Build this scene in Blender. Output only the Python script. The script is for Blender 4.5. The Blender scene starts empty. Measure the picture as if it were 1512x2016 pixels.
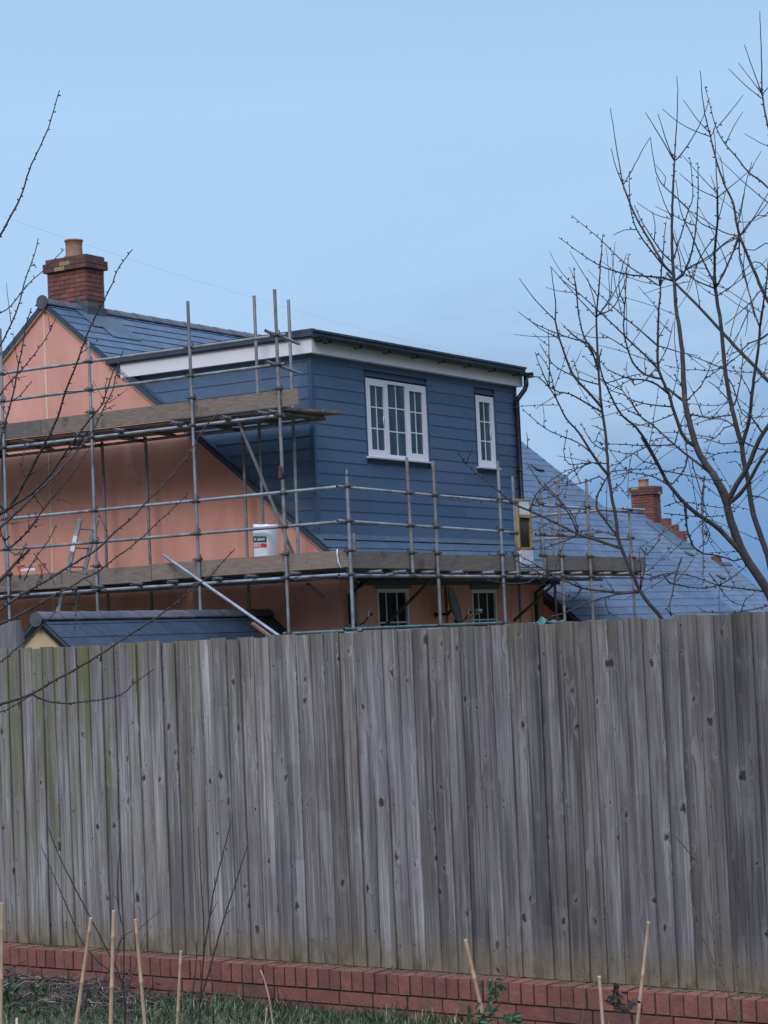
import bpy, math, random
from mathutils import Vector, Matrix, noise as mnoise

# ---------------------------------------------------------------- camera, sky, sun, exposure
scene = bpy.context.scene
C = scene.collection
EYE = Vector((0.0, 0.0, 1.97))
FPX, ROLL, PITCH = 4146.8, -0.04469, 0.06133        # focal length in photo pixels (1512 x 2016)
YAW_HOUSE, YAW_FENCE = 1.00979, -0.63075
_fw = Vector((0, math.cos(PITCH), math.sin(PITCH)))
_r0 = Vector((1, 0, 0)); _u0 = _r0.cross(_fw)
_R = _r0 * math.cos(ROLL) + _u0 * math.sin(ROLL)
_U = _u0 * math.cos(ROLL) - _r0 * math.sin(ROLL)
cd = bpy.data.cameras.new('camera'); cam = bpy.data.objects.new('camera', cd); C.objects.link(cam)
cd.sensor_fit = 'VERTICAL'; cd.sensor_height = 36.0; cd.sensor_width = 27.0
cd.lens = 36.0 * FPX / 2016.0
cd.clip_start = 0.1; cd.clip_end = 2000
m3 = Matrix((_R, _U, -_fw)).transposed()
cam.matrix_world = Matrix.Translation(EYE) @ m3.to_4x4()
scene.camera = cam
scene.view_settings.view_transform = 'Standard'
scene.view_settings.look = 'None'
scene.view_settings.exposure = 0.18
scene.view_settings.gamma = 1.0
scene.render.resolution_x = 768; scene.render.resolution_y = 1024

SUN_EL, SUN_AZ = math.radians(40), math.radians(200)      # azimuth clockwise from +Y: behind the camera, to its left
world = bpy.data.worlds.new('World'); scene.world = world; world.use_nodes = True
wn, wl = world.node_tree.nodes, world.node_tree.links
wn.clear()
def N(t, **kw):
    n = wn.new(t)
    for k, v in kw.items(): setattr(n, k, v)
    return n
wo = N('ShaderNodeOutputWorld'); mixs = N('ShaderNodeMixShader'); mixs.inputs[0].default_value = 0.9
bg1 = N('ShaderNodeBackground'); bg2 = N('ShaderNodeBackground')
sky = N('ShaderNodeTexSky', sky_type='NISHITA'); sky.sun_disc = False
sky.sun_elevation = SUN_EL; sky.sun_rotation = SUN_AZ; sky.dust_density = 2.0
wl.new(sky.outputs[0], bg1.inputs[0]); bg1.inputs[1].default_value = 0.08
tc = N('ShaderNodeTexCoord'); sep = N('ShaderNodeSeparateXYZ'); wl.new(tc.outputs['Generated'], sep.inputs[0])
mp = N('ShaderNodeMapping'); mp.inputs['Scale'].default_value = (3.8, 3.8, 15.0)
wl.new(tc.outputs['Generated'], mp.inputs[0])
nz = N('ShaderNodeTexNoise'); nz.inputs['Scale'].default_value = 1.0; nz.inputs['Detail'].default_value = 6
nz.inputs['Roughness'].default_value = 0.55; nz.inputs['Distortion'].default_value = 0.5
wl.new(mp.outputs[0], nz.inputs['Vector'])
def M(op, a, b=None):
    n = N('ShaderNodeMath', operation=op)
    for i, v in enumerate((a, b)):
        if v is None: continue
        if isinstance(v, (int, float)): n.inputs[i].default_value = v
        else: wl.new(v, n.inputs[i])
    return n.outputs[0]
# overcast layer: height + sideways drift + soft noise index one ramp (pale aloft, slate blue low on the right)
h = M('MULTIPLY', sep.outputs['Z'], 2.45)
side = M('MULTIPLY', M('MAXIMUM', M('MINIMUM', sep.outputs['X'], 0.3), -0.3), -0.36)
nn = M('MULTIPLY', M('SUBTRACT', nz.outputs['Fac'], 0.5), M('MAXIMUM', M('SUBTRACT', 1.05, M('MULTIPLY', sep.outputs['Z'], 2.8)), 0.30))
idx = M('ADD', M('ADD', M('ADD', h, side), nn), 0.045)
ramp = N('ShaderNodeValToRGB')
wl.new(idx, ramp.inputs[0])
cr = ramp.color_ramp
stops = [(0.0, (0.115, 0.250, 0.530)), (0.16, (0.160, 0.320, 0.590)), (0.30, (0.318, 0.485, 0.710)),
         (0.43, (0.388, 0.578, 0.832)), (0.72, (0.402, 0.606, 0.885)), (0.95, (0.432, 0.652, 0.975))]
while len(cr.elements) < len(stops): cr.elements.new(0.5)
for e, (p, c) in zip(cr.elements, stops): e.position = p; e.color = (*c, 1)
# the sky overhead and behind is a paler, greyer cloud sheet
back = N('ShaderNodeMapRange'); back.inputs[1].default_value = 0.25; back.inputs[2].default_value = 0.62
wl.new(M('ADD', M('SUBTRACT', sep.outputs['Z'], M('MULTIPLY', M('MINIMUM', sep.outputs['Y'], 0.0), 0.8)), M('MULTIPLY', M('MAXIMUM', M('SUBTRACT', M('ABSOLUTE', sep.outputs['X']), 0.28), 0.0), 1.6)), back.inputs[0])
# overcast sheet: brightest overhead, about a third of that towards the horizon
lum = M('ADD', M('MULTIPLY', M('POWER', M('MAXIMUM', sep.outputs['Z'], 0.0), 2.0), 3.0), 0.03)
shc = N('ShaderNodeVectorMath', operation='SCALE'); shc.inputs[0].default_value = (0.66, 0.82, 1.12); wl.new(lum, shc.inputs['Scale'])
mixc = N('ShaderNodeMix', data_type='RGBA'); wl.new(back.outputs[0], mixc.inputs['Factor'])
wl.new(ramp.outputs[0], mixc.inputs[6]); wl.new(shc.outputs[0], mixc.inputs[7])
wl.new(mixc.outputs[2], bg2.inputs[0]); bg2.inputs[1].default_value = 1.0
wl.new(bg1.outputs[0], mixs.inputs[1]); wl.new(bg2.outputs[0], mixs.inputs[2]); wl.new(mixs.outputs[0], wo.inputs[0])

sl = bpy.data.lights.new('sun', 'SUN'); sl.energy = 1.3; sl.angle = math.radians(24); sl.color = (1.0, 0.97, 0.97)
so = bpy.data.objects.new('sun', sl); C.objects.link(so)
sd = Vector((math.sin(SUN_AZ) * math.cos(SUN_EL), math.cos(SUN_AZ) * math.cos(SUN_EL), math.sin(SUN_EL)))
so.rotation_euler = sd.to_track_quat('Z', 'Y').to_euler(); so.location = (-20, -20, 40)

# ---------------------------------------------------------------- measuring helpers
def ray(x, y): return _fw + _R * ((x - 756) / FPX) - _U * ((y - 1008) / FPX)
def at(x, y, depth): return EYE + ray(x, y) * depth
HX = Vector((math.cos(YAW_HOUSE), math.sin(YAW_HOUSE), 0)); HY = Vector((-HX.y, HX.x, 0))
HO = at(625, 1050, 31.0)                                   # the dormer's lower front corner
GZ = -1.45 - HO.z                                          # the ground by the house, in house height
def hw(l): return HO + HX * l[0] + HY * l[1] + Vector((0, 0, l[2]))
def loc(p):
    q = p - HO; return Vector((q.dot(HX), q.dot(HY), q.z))
def pX(x, y, X):
    d = ray(x, y); return loc(EYE + d * ((X + (HO - EYE).dot(HX)) / d.dot(HX)))
def pY(x, y, Y):
    d = ray(x, y); return loc(EYE + d * ((Y + (HO - EYE).dot(HY)) / d.dot(HY)))

# ---------------------------------------------------------------- materials
def mat(name, base, rough=0.7, metal=0.0, var=0.25, scale=6.0, stretch=(1, 1, 1), bump=0.0, bscale=None,
        tone=None, dirt=None, spec=0.5, detail=6):
    """base colour broken up by noise in object space; tone = [(pos, colour)] indexed by the per-piece 'tone' value"""
    m = bpy.data.materials.new(name); m.use_nodes = True
    n, l = m.node_tree.nodes, m.node_tree.links
    b = n['Principled BSDF']; b.inputs['Roughness'].default_value = rough; b.inputs['Metallic'].default_value = metal
    b.inputs['Specular IOR Level'].default_value = spec
    t = n.new('ShaderNodeTexCoord'); mpn = n.new('ShaderNodeMapping'); mpn.inputs['Scale'].default_value = stretch
    l.new(t.outputs['Object'], mpn.inputs[0])
    z = n.new('ShaderNodeTexNoise'); z.inputs['Scale'].default_value = scale; z.inputs['Detail'].default_value = detail
    z.inputs['Roughness'].default_value = 0.65
    l.new(mpn.outputs[0], z.inputs['Vector'])
    if tone:
        a = n.new('ShaderNodeAttribute'); a.attribute_name = 'tone'
        r = n.new('ShaderNodeValToRGB'); l.new(a.outputs['Fac'], r.inputs[0])
        while len(r.color_ramp.elements) < len(tone): r.color_ramp.elements.new(0.5)
        for e, (p, c) in zip(r.color_ramp.elements, tone): e.position = p; e.color = (*c, 1)
        col = r.outputs[0]
    else:
        rgb = n.new('ShaderNodeRGB'); rgb.outputs[0].default_value = (*base, 1); col = rgb.outputs[0]
    mr = n.new('ShaderNodeMapRange'); mr.inputs[1].default_value = 0.3; mr.inputs[2].default_value = 0.7
    mr.inputs[3].default_value = 1 - var; mr.inputs[4].default_value = 1 + var
    l.new(z.outputs['Fac'], mr.inputs[0])
    mul = n.new('ShaderNodeVectorMath'); mul.operation = 'SCALE'
    l.new(col, mul.inputs[0]); l.new(mr.outputs[0], mul.inputs['Scale'])
    out = mul.outputs[0]
    if dirt:
        dc, ds, lo, hi = dirt
        z2 = n.new('ShaderNodeTexNoise'); z2.inputs['Scale'].default_value = ds; z2.inputs['Detail'].default_value = 8
        l.new(t.outputs['Object'], z2.inputs['Vector'])
        m2 = n.new('ShaderNodeMapRange'); m2.inputs[1].default_value = lo; m2.inputs[2].default_value = hi
        l.new(z2.outputs['Fac'], m2.inputs[0])
        mx = n.new('ShaderNodeMix'); mx.data_type = 'RGBA'
        l.new(m2.outputs[0], mx.inputs['Factor']); l.new(out, mx.inputs[6]); mx.inputs[7].default_value = (*dc, 1)
        out = mx.outputs[2]
    l.new(out, b.inputs['Base Color'])
    if bump:
        z3 = n.new('ShaderNodeTexNoise'); z3.inputs['Scale'].default_value = bscale or scale * 4; z3.inputs['Detail'].default_value = 8
        l.new(mpn.outputs[0], z3.inputs['Vector'])
        bp = n.new('ShaderNodeBump'); bp.inputs['Strength'].default_value = bump; bp.inputs['Distance'].default_value = 0.01
        l.new(z3.outputs['Fac'], bp.inputs['Height']); l.new(bp.outputs[0], b.inputs['Normal'])
    return m

PINK = mat('pink_render', (0.70, 0.345, 0.272), 0.9, var=0.12, scale=3.2, stretch=(1, 1, 0.3), bump=0.25, bscale=60,
           dirt=((0.57, 0.265, 0.205), 0.7, 0.46, 0.78))
BEAD = mat('pale_bead', (0.72, 0.52, 0.43), 0.8, var=0.05)
CREAM = mat('cream_render', (0.56, 0.42, 0.27), 0.9, var=0.06, scale=3, bump=0.2, bscale=60)
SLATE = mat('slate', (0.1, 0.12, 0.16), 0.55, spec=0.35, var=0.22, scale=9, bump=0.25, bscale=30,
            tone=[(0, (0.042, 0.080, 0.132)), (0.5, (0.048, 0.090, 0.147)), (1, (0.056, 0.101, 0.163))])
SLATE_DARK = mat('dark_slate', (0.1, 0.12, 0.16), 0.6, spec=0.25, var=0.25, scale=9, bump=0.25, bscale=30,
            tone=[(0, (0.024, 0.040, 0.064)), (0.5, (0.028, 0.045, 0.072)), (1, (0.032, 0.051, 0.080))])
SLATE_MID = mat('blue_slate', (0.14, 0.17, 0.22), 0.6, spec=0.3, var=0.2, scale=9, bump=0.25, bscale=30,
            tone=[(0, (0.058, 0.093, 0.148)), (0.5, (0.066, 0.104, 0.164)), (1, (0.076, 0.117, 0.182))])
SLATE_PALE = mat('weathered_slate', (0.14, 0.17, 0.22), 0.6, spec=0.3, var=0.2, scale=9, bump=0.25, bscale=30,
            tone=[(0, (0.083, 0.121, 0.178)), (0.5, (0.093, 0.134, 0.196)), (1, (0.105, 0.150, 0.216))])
RIDGE = mat('ridge_tile', (0.12, 0.12, 0.145), 0.75, var=0.3, scale=8, bump=0.3,
            tone=[(0, (0.062, 0.066, 0.085)), (1, (0.098, 0.096, 0.112))])
LEAD = mat('lead', (0.058, 0.088, 0.122), 0.6, spec=0.3, var=0.25, scale=7, dirt=((0.10, 0.135, 0.165), 3, 0.55, 0.8))
SIDING = mat('blue_weatherboard', (0.050, 0.083, 0.145), 0.55, var=0.12, scale=5, stretch=(1, 1, 6), bump=0.35, bscale=26,
             tone=[(0, (0.062, 0.114, 0.190)), (1, (0.082, 0.140, 0.226))], dirt=((0.095, 0.135, 0.19), 2.2, 0.60, 0.85))
BLUETRIM = mat('blue_trim', (0.048, 0.092, 0.162), 0.5, var=0.1, scale=5)
MEMB = mat('roof_membrane', (0.045, 0.062, 0.095), 0.6, var=0.2, scale=5)
WHITE = mat('white_plastic', (0.78, 0.76, 0.79), 0.4, var=0.03, scale=3)
BLACK = mat('black_plastic', (0.010, 0.013, 0.020), 0.35, var=0.2, scale=6)
GLASS = mat('window_glass', (0.046, 0.088, 0.126), 0.06, var=0.5, scale=1.6, stretch=(3, 1, 0.4), spec=0.9)
DARKGLASS = mat('dark_window_glass', (0.010, 0.013, 0.018), 0.3, var=0.3, scale=2, spec=0.15)
GALV = mat('galvanised_steel', (0.33, 0.36, 0.41), 0.45, metal=0.5, var=0.28, scale=5, bump=0.1,
           dirt=((0.17, 0.16, 0.155), 3.0, 0.52, 0.75))
GALV_OLD = mat('weathered_steel', (0.25, 0.25, 0.26), 0.55, metal=0.3, var=0.35, scale=7, bump=0.1,
               dirt=((0.15, 0.12, 0.10), 4.0, 0.5, 0.75))
RUST = mat('coupler_steel', (0.085, 0.075, 0.072), 0.6, metal=0.4, var=0.5, scale=22)
PLANK = mat('scaffold_board', (0.30, 0.235, 0.18), 0.85, var=0.3, scale=5, stretch=(1, 1, 9), bump=0.3, bscale=12,
            tone=[(0, (0.135, 0.122, 0.118)), (0.5, (0.200, 0.158, 0.130)), (1, (0.25, 0.19, 0.145))],
            dirt=((0.12, 0.085, 0.06), 4.5, 0.58, 0.72))
TIMBER = mat('brown_timber', (0.30, 0.17, 0.10), 0.8, var=0.3, scale=8)
BRICK = mat('red_brick', (0.3, 0.1, 0.07), 0.9, var=0.22, scale=14, bump=0.4,
            tone=[(0, (0.105, 0.055, 0.055)), (0.3, (0.175, 0.070, 0.058)), (0.8, (0.245, 0.095, 0.074)),
                  (0.9, (0.24, 0.09, 0.07)), (0.93, (0.30, 0.21, 0.105)), (1.0, (0.35, 0.25, 0.13))],
            dirt=((0.10, 0.085, 0.065), 5, 0.6, 0.8))
MORTAR = mat('mortar', (0.16, 0.115, 0.095), 0.95, var=0.3, scale=20)
MORTAR_DARK = mat('mossy_mortar', (0.045, 0.045, 0.028), 0.95, var=0.4, scale=14)
POT = mat('clay_pot', (0.36, 0.20, 0.125), 0.85, var=0.22, scale=5, dirt=((0.17, 0.11, 0.085), 4, 0.5, 0.75))
BARK = mat('bark', (0.050, 0.042, 0.042), 0.85, var=0.4, scale=14, bump=0.5, dirt=((0.12, 0.105, 0.09), 11, 0.60, 0.74))
TWIG = mat('twig_bark', (0.038, 0.031, 0.040), 0.8, var=0.35, scale=20)
TWIGPALE = mat('pale_twig_bark', (0.060, 0.052, 0.058), 0.8, var=0.35, scale=20)
STEMDARK = mat('dark_stem', (0.045, 0.038, 0.040), 0.8, var=0.3, scale=20)
STEMDRY = mat('dry_stem', (0.16, 0.125, 0.095), 0.85, var=0.3, scale=20)
CANE = mat('bamboo', (0.44, 0.305, 0.205), 0.6, var=0.2, scale=7, dirt=((0.30, 0.19, 0.11), 9, 0.55, 0.75))
LEAF = mat('shrub_leaf', (0.028, 0.062, 0.026), 0.45, var=0.4, scale=9)
LEAFDARK = mat('dry_leaf', (0.035, 0.028, 0.026), 0.7, var=0.4, scale=9)
GRASS = mat('grass_blade', (0.06, 0.1, 0.03), 0.7, var=0.2, scale=4,
            tone=[(0, (0.026, 0.045, 0.024)), (0.5, (0.068, 0.100, 0.045)), (0.85, (0.16, 0.18, 0.08)), (1, (0.36, 0.29, 0.19))])
DEAD = mat('dead_stalk', (0.1, 0.08, 0.07), 0.9, var=0.3, scale=9,
           tone=[(0, (0.05, 0.037, 0.038)), (0.6, (0.14, 0.10, 0.094)), (1, (0.30, 0.24, 0.21))])
MOSS = mat('moss', (0.085, 0.085, 0.035), 0.95, var=0.5, scale=30)
SOIL = mat('lawn_soil', (0.055, 0.062, 0.028), 0.95, var=0.45, scale=5, bump=0.6, dirt=((0.075, 0.055, 0.04), 3, 0.5, 0.7))
YARD = mat('yard_ground', (0.14, 0.125, 0.105), 0.95, var=0.3, scale=0.7)
ORANGE = mat('orange_plastic', (0.52, 0.13, 0.08), 0.5, var=0.1, scale=8)
YELLOW = mat('yellow_paint', (0.40, 0.27, 0.11), 0.55, var=0.25, scale=8)
SACK = mat('white_sack', (0.80, 0.80, 0.84), 0.45, var=0.06, scale=5, bump=0.5, bscale=9)
GREENINK = mat('green_ink', (0.02, 0.09, 0.075), 0.5, var=0.15, scale=20)
REDINK = mat('red_ink', (0.58, 0.035, 0.05), 0.5, var=0.1, scale=20)
PALEINK = mat('pale_red_ink', (0.66, 0.36, 0.38), 0.5, var=0.3, scale=30)
WHITEINK = mat('white_ink', (0.75, 0.78, 0.80), 0.5, var=0.05, scale=20)
TEAL = mat('teal_sheet', (0.06, 0.20, 0.20), 0.5, var=0.4, scale=6)
DISH = mat('dish_grey', (0.13, 0.15, 0.175), 0.5, var=0.2, scale=6)
ALU = mat('aluminium', (0.40, 0.42, 0.45), 0.45, metal=0.35, var=0.25, scale=9)
CABLE = mat('cable', (0.42, 0.52, 0.66), 0.6, var=0.1)
GREYWOOD = mat('grey_timber', (0.17, 0.165, 0.175), 0.85, var=0.3, scale=8, stretch=(4, 4, 0.5), bump=0.4)

def fence_material():
    m = bpy.data.materials.new('weathered_boards'); m.use_nodes = True
    n, l = m.node_tree.nodes, m.node_tree.links
    b = n['Principled BSDF']; b.inputs['Roughness'].default_value = 0.85; b.inputs['Specular IOR Level'].default_value = 0.25
    def V(t, **kw):
        x = n.new(t)
        for k, v in kw.items(): setattr(x, k, v)
        return x
    def ma(op, a, c=None, d=None):
        x = V('ShaderNodeMath', operation=op)
        for i, v in enumerate((a, c, d)):
            if v is None: continue
            if isinstance(v, (int, float)): x.inputs[i].default_value = v
            else: l.new(v, x.inputs[i])
        return x.outputs[0]
    def rng(v, a, c, d=0.0, e=1.0):
        x = V('ShaderNodeMapRange'); l.new(v, x.inputs[0])
        for i, q in enumerate((a, c, d, e)): x.inputs[i + 1].default_value = q
        return x.outputs[0]
    def mixc(f, a, c):
        x = V('ShaderNodeMix', data_type='RGBA')
        if isinstance(f, float): x.inputs['Factor'].default_value = f
        else: l.new(f, x.inputs['Factor'])
        for i, v in ((6, a), (7, c)):
            if isinstance(v, tuple): x.inputs[i].default_value = (*v, 1)
            else: l.new(v, x.inputs[i])
        return x.outputs[2]
    t = V('ShaderNodeTexCoord'); s = V('ShaderNodeSeparateXYZ'); l.new(t.outputs['Object'], s.inputs[0])
    X, Z = s.outputs['X'], s.outputs['Z']
    a = V('ShaderNodeAttribute'); a.attribute_name = 'tone'; T = a.outputs['Fac']
    def coord(sx, sz, off):
        x = V('ShaderNodeCombineXYZ'); l.new(ma('MULTIPLY', X, sx), x.inputs[0])
        l.new(ma('MULTIPLY', Z, sz), x.inputs[1]); l.new(ma('MULTIPLY', T, off), x.inputs[2]); return x.outputs[0]
    def nz(vec, det=4, dist=0.0, rough=0.6):
        x = V('ShaderNodeTexNoise'); x.inputs['Scale'].default_value = 1; x.inputs['Detail'].default_value = det
        x.inputs['Distortion'].default_value = dist; x.inputs['Roughness'].default_value = rough
        l.new(vec, x.inputs['Vector']); return x.outputs['Fac']
    # knots: sparse elliptical cells, different on each board
    vo = V('ShaderNodeTexVoronoi'); vo.voronoi_dimensions = '3D'; vo.inputs['Scale'].default_value = 1
    kv = V('ShaderNodeCombineXYZ')
    l.new(ma('ADD', ma('MULTIPLY', X, 11.0), ma('MULTIPLY', nz(coord(45, 30, 7)), 0.50)), kv.inputs[0])
    l.new(ma('ADD', ma('MULTIPLY', Z, 7.0), ma('MULTIPLY', nz(coord(60, 34, 17)), 0.45)), kv.inputs[1]); l.new(ma('MULTIPLY', T, 40.0), kv.inputs[2])
    l.new(kv.outputs[0], vo.inputs['Vector'])
    vs = V('ShaderNodeSeparateColor'); l.new(vo.outputs['Color'], vs.inputs[0])
    live = ma('GREATER_THAN', vs.outputs[0], 0.06)
    big = ma('ADD', ma('MULTIPLY', ma('POWER', vs.outputs[1], 2.6), 0.13), 0.055)
    rel = ma('DIVIDE', vo.outputs['Distance'], big)
    core = ma('MULTIPLY', rng(rel, 0.75, 1.25, 1.0, 0.0), live)
    halo = ma('MULTIPLY', rng(rel, 1.0, 3.4, 1.0, 0.0), live)
    # grain, bent round the knots
    g0 = V('ShaderNodeCombineXYZ')
    l.new(ma('ADD', ma('MULTIPLY', X, 70), ma('MULTIPLY', halo, 2.2)), g0.inputs[0])
    l.new(ma('MULTIPLY', Z, 1.3), g0.inputs[1]); l.new(ma('MULTIPLY', T, 90), g0.inputs[2])
    grain = nz(g0.outputs[0], 5, 0.8, 0.62)
    fine = nz(coord(260, 6, 50), 3)
    patch = nz(coord(14, 1.1, 60), 4, 0.4)
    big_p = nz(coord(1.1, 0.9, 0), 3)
    hue = ma('FRACT', ma('MULTIPLY', T, 7.31))
    base = mixc(hue, (0.172, 0.170, 0.190), (0.196, 0.176, 0.166))
    base = mixc(rng(patch, 0.40, 0.62), base, (0.300, 0.296, 0.315))
    streak = nz(coord(30, 0.7, 44), 3, 0.6)
    base = mixc(ma('MULTIPLY', rng(streak, 0.49, 0.60), 0.62), base, (0.088, 0.078, 0.084))
    base = mixc(ma('MULTIPLY', rng(grain, 0.46, 0.64), 0.72), base, (0.070, 0.064, 0.070))
    base = mixc(ma('MULTIPLY', rng(fine, 0.5, 0.72), 0.45), base, (0.085, 0.080, 0.088))
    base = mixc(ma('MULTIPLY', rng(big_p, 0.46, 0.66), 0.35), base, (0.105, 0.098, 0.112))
    # saw-mark bands and short lighter or darker lengths that stop at a scar across the board
    wn_ = V('ShaderNodeTexWhiteNoise'); wn_.noise_dimensions = '2D'; wv = V('ShaderNodeCombineXYZ')
    l.new(ma('MULTIPLY', T, 37.0), wv.inputs[0]); l.new(ma('FLOOR', ma('ADD', ma('MULTIPLY', Z, 1.9), ma('ADD', ma('MULTIPLY', T, 13.0), ma('MULTIPLY', nz(coord(20, 3, 5)), 0.12)))), wv.inputs[1])
    l.new(wv.outputs[0], wn_.inputs['Vector'])
    sc = V('ShaderNodeVectorMath', operation='SCALE'); l.new(base, sc.inputs[0])
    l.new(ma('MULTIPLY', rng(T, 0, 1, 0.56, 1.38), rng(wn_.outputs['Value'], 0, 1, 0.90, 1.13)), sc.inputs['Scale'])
    base = sc.outputs[0]
    # pale flare beside knots, dark hearts
    base = mixc(ma('MULTIPLY', halo, 0.17), base, (0.34, 0.325, 0.33))
    base = mixc(ma('MULTIPLY', core, 0.93), base, (0.030, 0.026, 0.028))
    # green algae at the left, upper half of the boards
    alg = ma('MULTIPLY', rng(nz(coord(7, 1.0, 30), 4), 0.42, 0.66), ma('MULTIPLY', rng(X, -0.9, -2.0), rng(Z, 0.5, 1.9, 0.25, 1.0)))
    base = mixc(ma('MULTIPLY', alg, 0.92), base, (0.118, 0.135, 0.040))
    # mossy stain at the top edge and soil splash at the foot
    top = ma('MULTIPLY', rng(Z, 1.90, 2.03), rng(nz(coord(9, 3, 12)), 0.35, 0.6))
    base = mixc(ma('MULTIPLY', top, 0.40), base, (0.15, 0.135, 0.085))
    foot = ma('MULTIPLY', rng(ma('ADD', Z, ma('MULTIPLY', nz(coord(30, 4, 20)), 0.14)), 0.52, 0.30), 0.80)
    base = mixc(foot, base, (0.190, 0.158, 0.105))
    grime = ma('MULTIPLY', rng(Z, 0.40, 0.24), ma('MULTIPLY', rng(nz(coord(16, 7, 9)), 0.45, 0.6), 0.65))
    base = mixc(grime, base, (0.065, 0.055, 0.032))
    warm = V('ShaderNodeVectorMath', operation='MULTIPLY'); l.new(base, warm.inputs[0]); warm.inputs[1].default_value = (1.17, 1.13, 1.08)
    l.new(warm.outputs[0], b.inputs['Base Color'])
    bp = V('ShaderNodeBump'); bp.inputs['Strength'].default_value = 0.65; bp.inputs['Distance'].default_value = 0.006
    l.new(ma('SUBTRACT', grain, ma('MULTIPLY', core, 0.8)), bp.inputs['Height']); l.new(bp.outputs[0], b.inputs['Normal'])
    return m
BOARDS = fence_material()

# ---------------------------------------------------------------- mesh helpers
class MB:
    def __init__(s): s.v, s.f, s.t, s.sm, s.second = [], [], [], [], None
    def add(s, vs, fs, tone=0.5, smooth=False):
        o = len(s.v); s.v += [Vector(p) for p in vs]; s.t += [tone] * len(vs)
        s.f += [tuple(i + o for i in f) for f in fs]; s.sm += [smooth] * len(fs)
        return s
    def hexa(s, p, tone=0.5):            # 8 corners: bottom 0-3, top 4-7
        return s.add(p, [(3, 2, 1, 0), (4, 5, 6, 7), (0, 1, 5, 4), (1, 2, 6, 5), (2, 3, 7, 6), (3, 0, 4, 7)], tone)
    def box(s, a, b, tone=0.5):
        x0, y0, z0 = a; x1, y1, z1 = b
        return s.hexa([(x0, y0, z0), (x1, y0, z0), (x1, y1, z0), (x0, y1, z0), (x0, y0, z1), (x1, y0, z1), (x1, y1, z1), (x0, y1, z1)], tone)
    def prism(s, poly, d, tone=0.5):     # polygon of 3-D points pushed along d
        n = len(poly); d = Vector(d); p = [Vector(q) for q in poly]
        s.add(p + [q + d for q in p], [tuple(range(n))[::-1], tuple(range(n, 2 * n))] +
              [(i, (i + 1) % n, n + (i + 1) % n, n + i) for i in range(n)], tone)
        return s
    def tube(s, pts, rad, n=8, tone=0.5, cap=True, smooth=True):
        pts = [Vector(p) for p in pts]
        if isinstance(rad, (int, float)): rad = [rad] * len(pts)
        o = len(s.v); ref = None
        for i, p in enumerate(pts):
            d = (pts[min(i + 1, len(pts) - 1)] - pts[max(i - 1, 0)])
            if d.length < 1e-9: d = Vector((0, 0, 1))
            d.normalize()
            if ref is None: ref = d.orthogonal()
            ref = ref - d * ref.dot(d)
            if ref.length < 1e-6: ref = d.orthogonal()
            ref.normalize(); w = d.cross(ref)
            for k in range(n):
                a = 2 * math.pi * k / n
                s.v.append(p + (ref * math.cos(a) + w * math.sin(a)) * rad[i]); s.t.append(tone)
        for i in range(len(pts) - 1):
            for k in range(n):
                k2 = (k + 1) % n
                s.f.append((o + i * n + k, o + i * n + k2, o + (i + 1) * n + k2, o + (i + 1) * n + k)); s.sm.append(smooth)
        if cap:
            s.f.append(tuple(o + k for k in range(n))[::-1]); s.sm.append(False)
            e = o + (len(pts) - 1) * n; s.f.append(tuple(e + k for k in range(n))); s.sm.append(False)
        return s
    def pipe(s, a, b, r=0.0242, wall=0.004, n=10, tone=0.5):     # an open-ended steel tube
        a, b = Vector(a), Vector(b); d = (b - a).normalized(); e = 0.05
        s.tube([a, b], r, n, tone, cap=False)
        for p, q in ((a, a + d * e), (b, b - d * e)):
            o = len(s.v); ref = d.orthogonal().normalized(); w = d.cross(ref)
            for rr, pp in ((r, p), (r - wall, p), (r - wall, q)):
                for k in range(n):
                    an = 2 * math.pi * k / n
                    s.v.append(pp + (ref * math.cos(an) + w * math.sin(an)) * rr); s.t.append(tone)
            for j in range(2):
                for k in range(n):
                    k2 = (k + 1) % n
                    s.f.append((o + j * n + k, o + j * n + k2, o + (j + 1) * n + k2, o + (j + 1) * n + k)); s.sm.append(False)
            s.f.append(tuple(o + 2 * n + k for k in range(n))); s.sm.append(False)
        return s
    def lathe(s, prof, c, n=20, tone=0.5):
        o = len(s.v)
        for r, z in prof:
            for k in range(n):
                a = 2 * math.pi * k / n
                s.v.append(Vector((c[0] + r * math.cos(a), c[1] + r * math.sin(a), c[2] + z))); s.t.append(tone)
        for j in range(len(prof) - 1):
            for k in range(n):
                k2 = (k + 1) % n
                s.f.append((o + j * n + k, o + j * n + k2, o + (j + 1) * n + k2, o + (j + 1) * n + k)); s.sm.append(True)
        return s
    def build(s, name, material, parent=None, shift=None, extra=None):
        """shift: the base of the parent thing, when the vertices are given in unshifted coordinates; extra: (first face, material)"""
        me = bpy.data.meshes.new(name); me.from_pydata([tuple(p) for p in s.v], [], s.f); me.update()
        me.polygons.foreach_set('use_smooth', s.sm)
        at_ = me.attributes.new('tone', 'FLOAT', 'POINT'); at_.data.foreach_set('value', s.t)
        me.materials.append(material)
        if extra:
            me.materials.append(extra[1])
            for k in range(extra[0], len(s.f)): me.polygons[k].material_index = 1
        o = bpy.data.objects.new(name, me); C.objects.link(o)
        if parent: o.parent = parent
        if shift is not None: o.location = -Vector(shift)
        return o
def tag(o, label=None, cat=None, group=None, kind=None):
    for k, v in (('label', label), ('category', cat), ('group', group), ('kind', kind)):
        if v: o[k] = v
    return o
def thing(name, label, cat, origin=(0, 0, 0), rz=0.0, group=None):
    o = bpy.data.objects.new(name, None); C.objects.link(o); o.empty_display_size = 0.2
    o.location = origin; o.rotation_euler = (0, 0, rz)
    return tag(o, label, cat, group)
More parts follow.
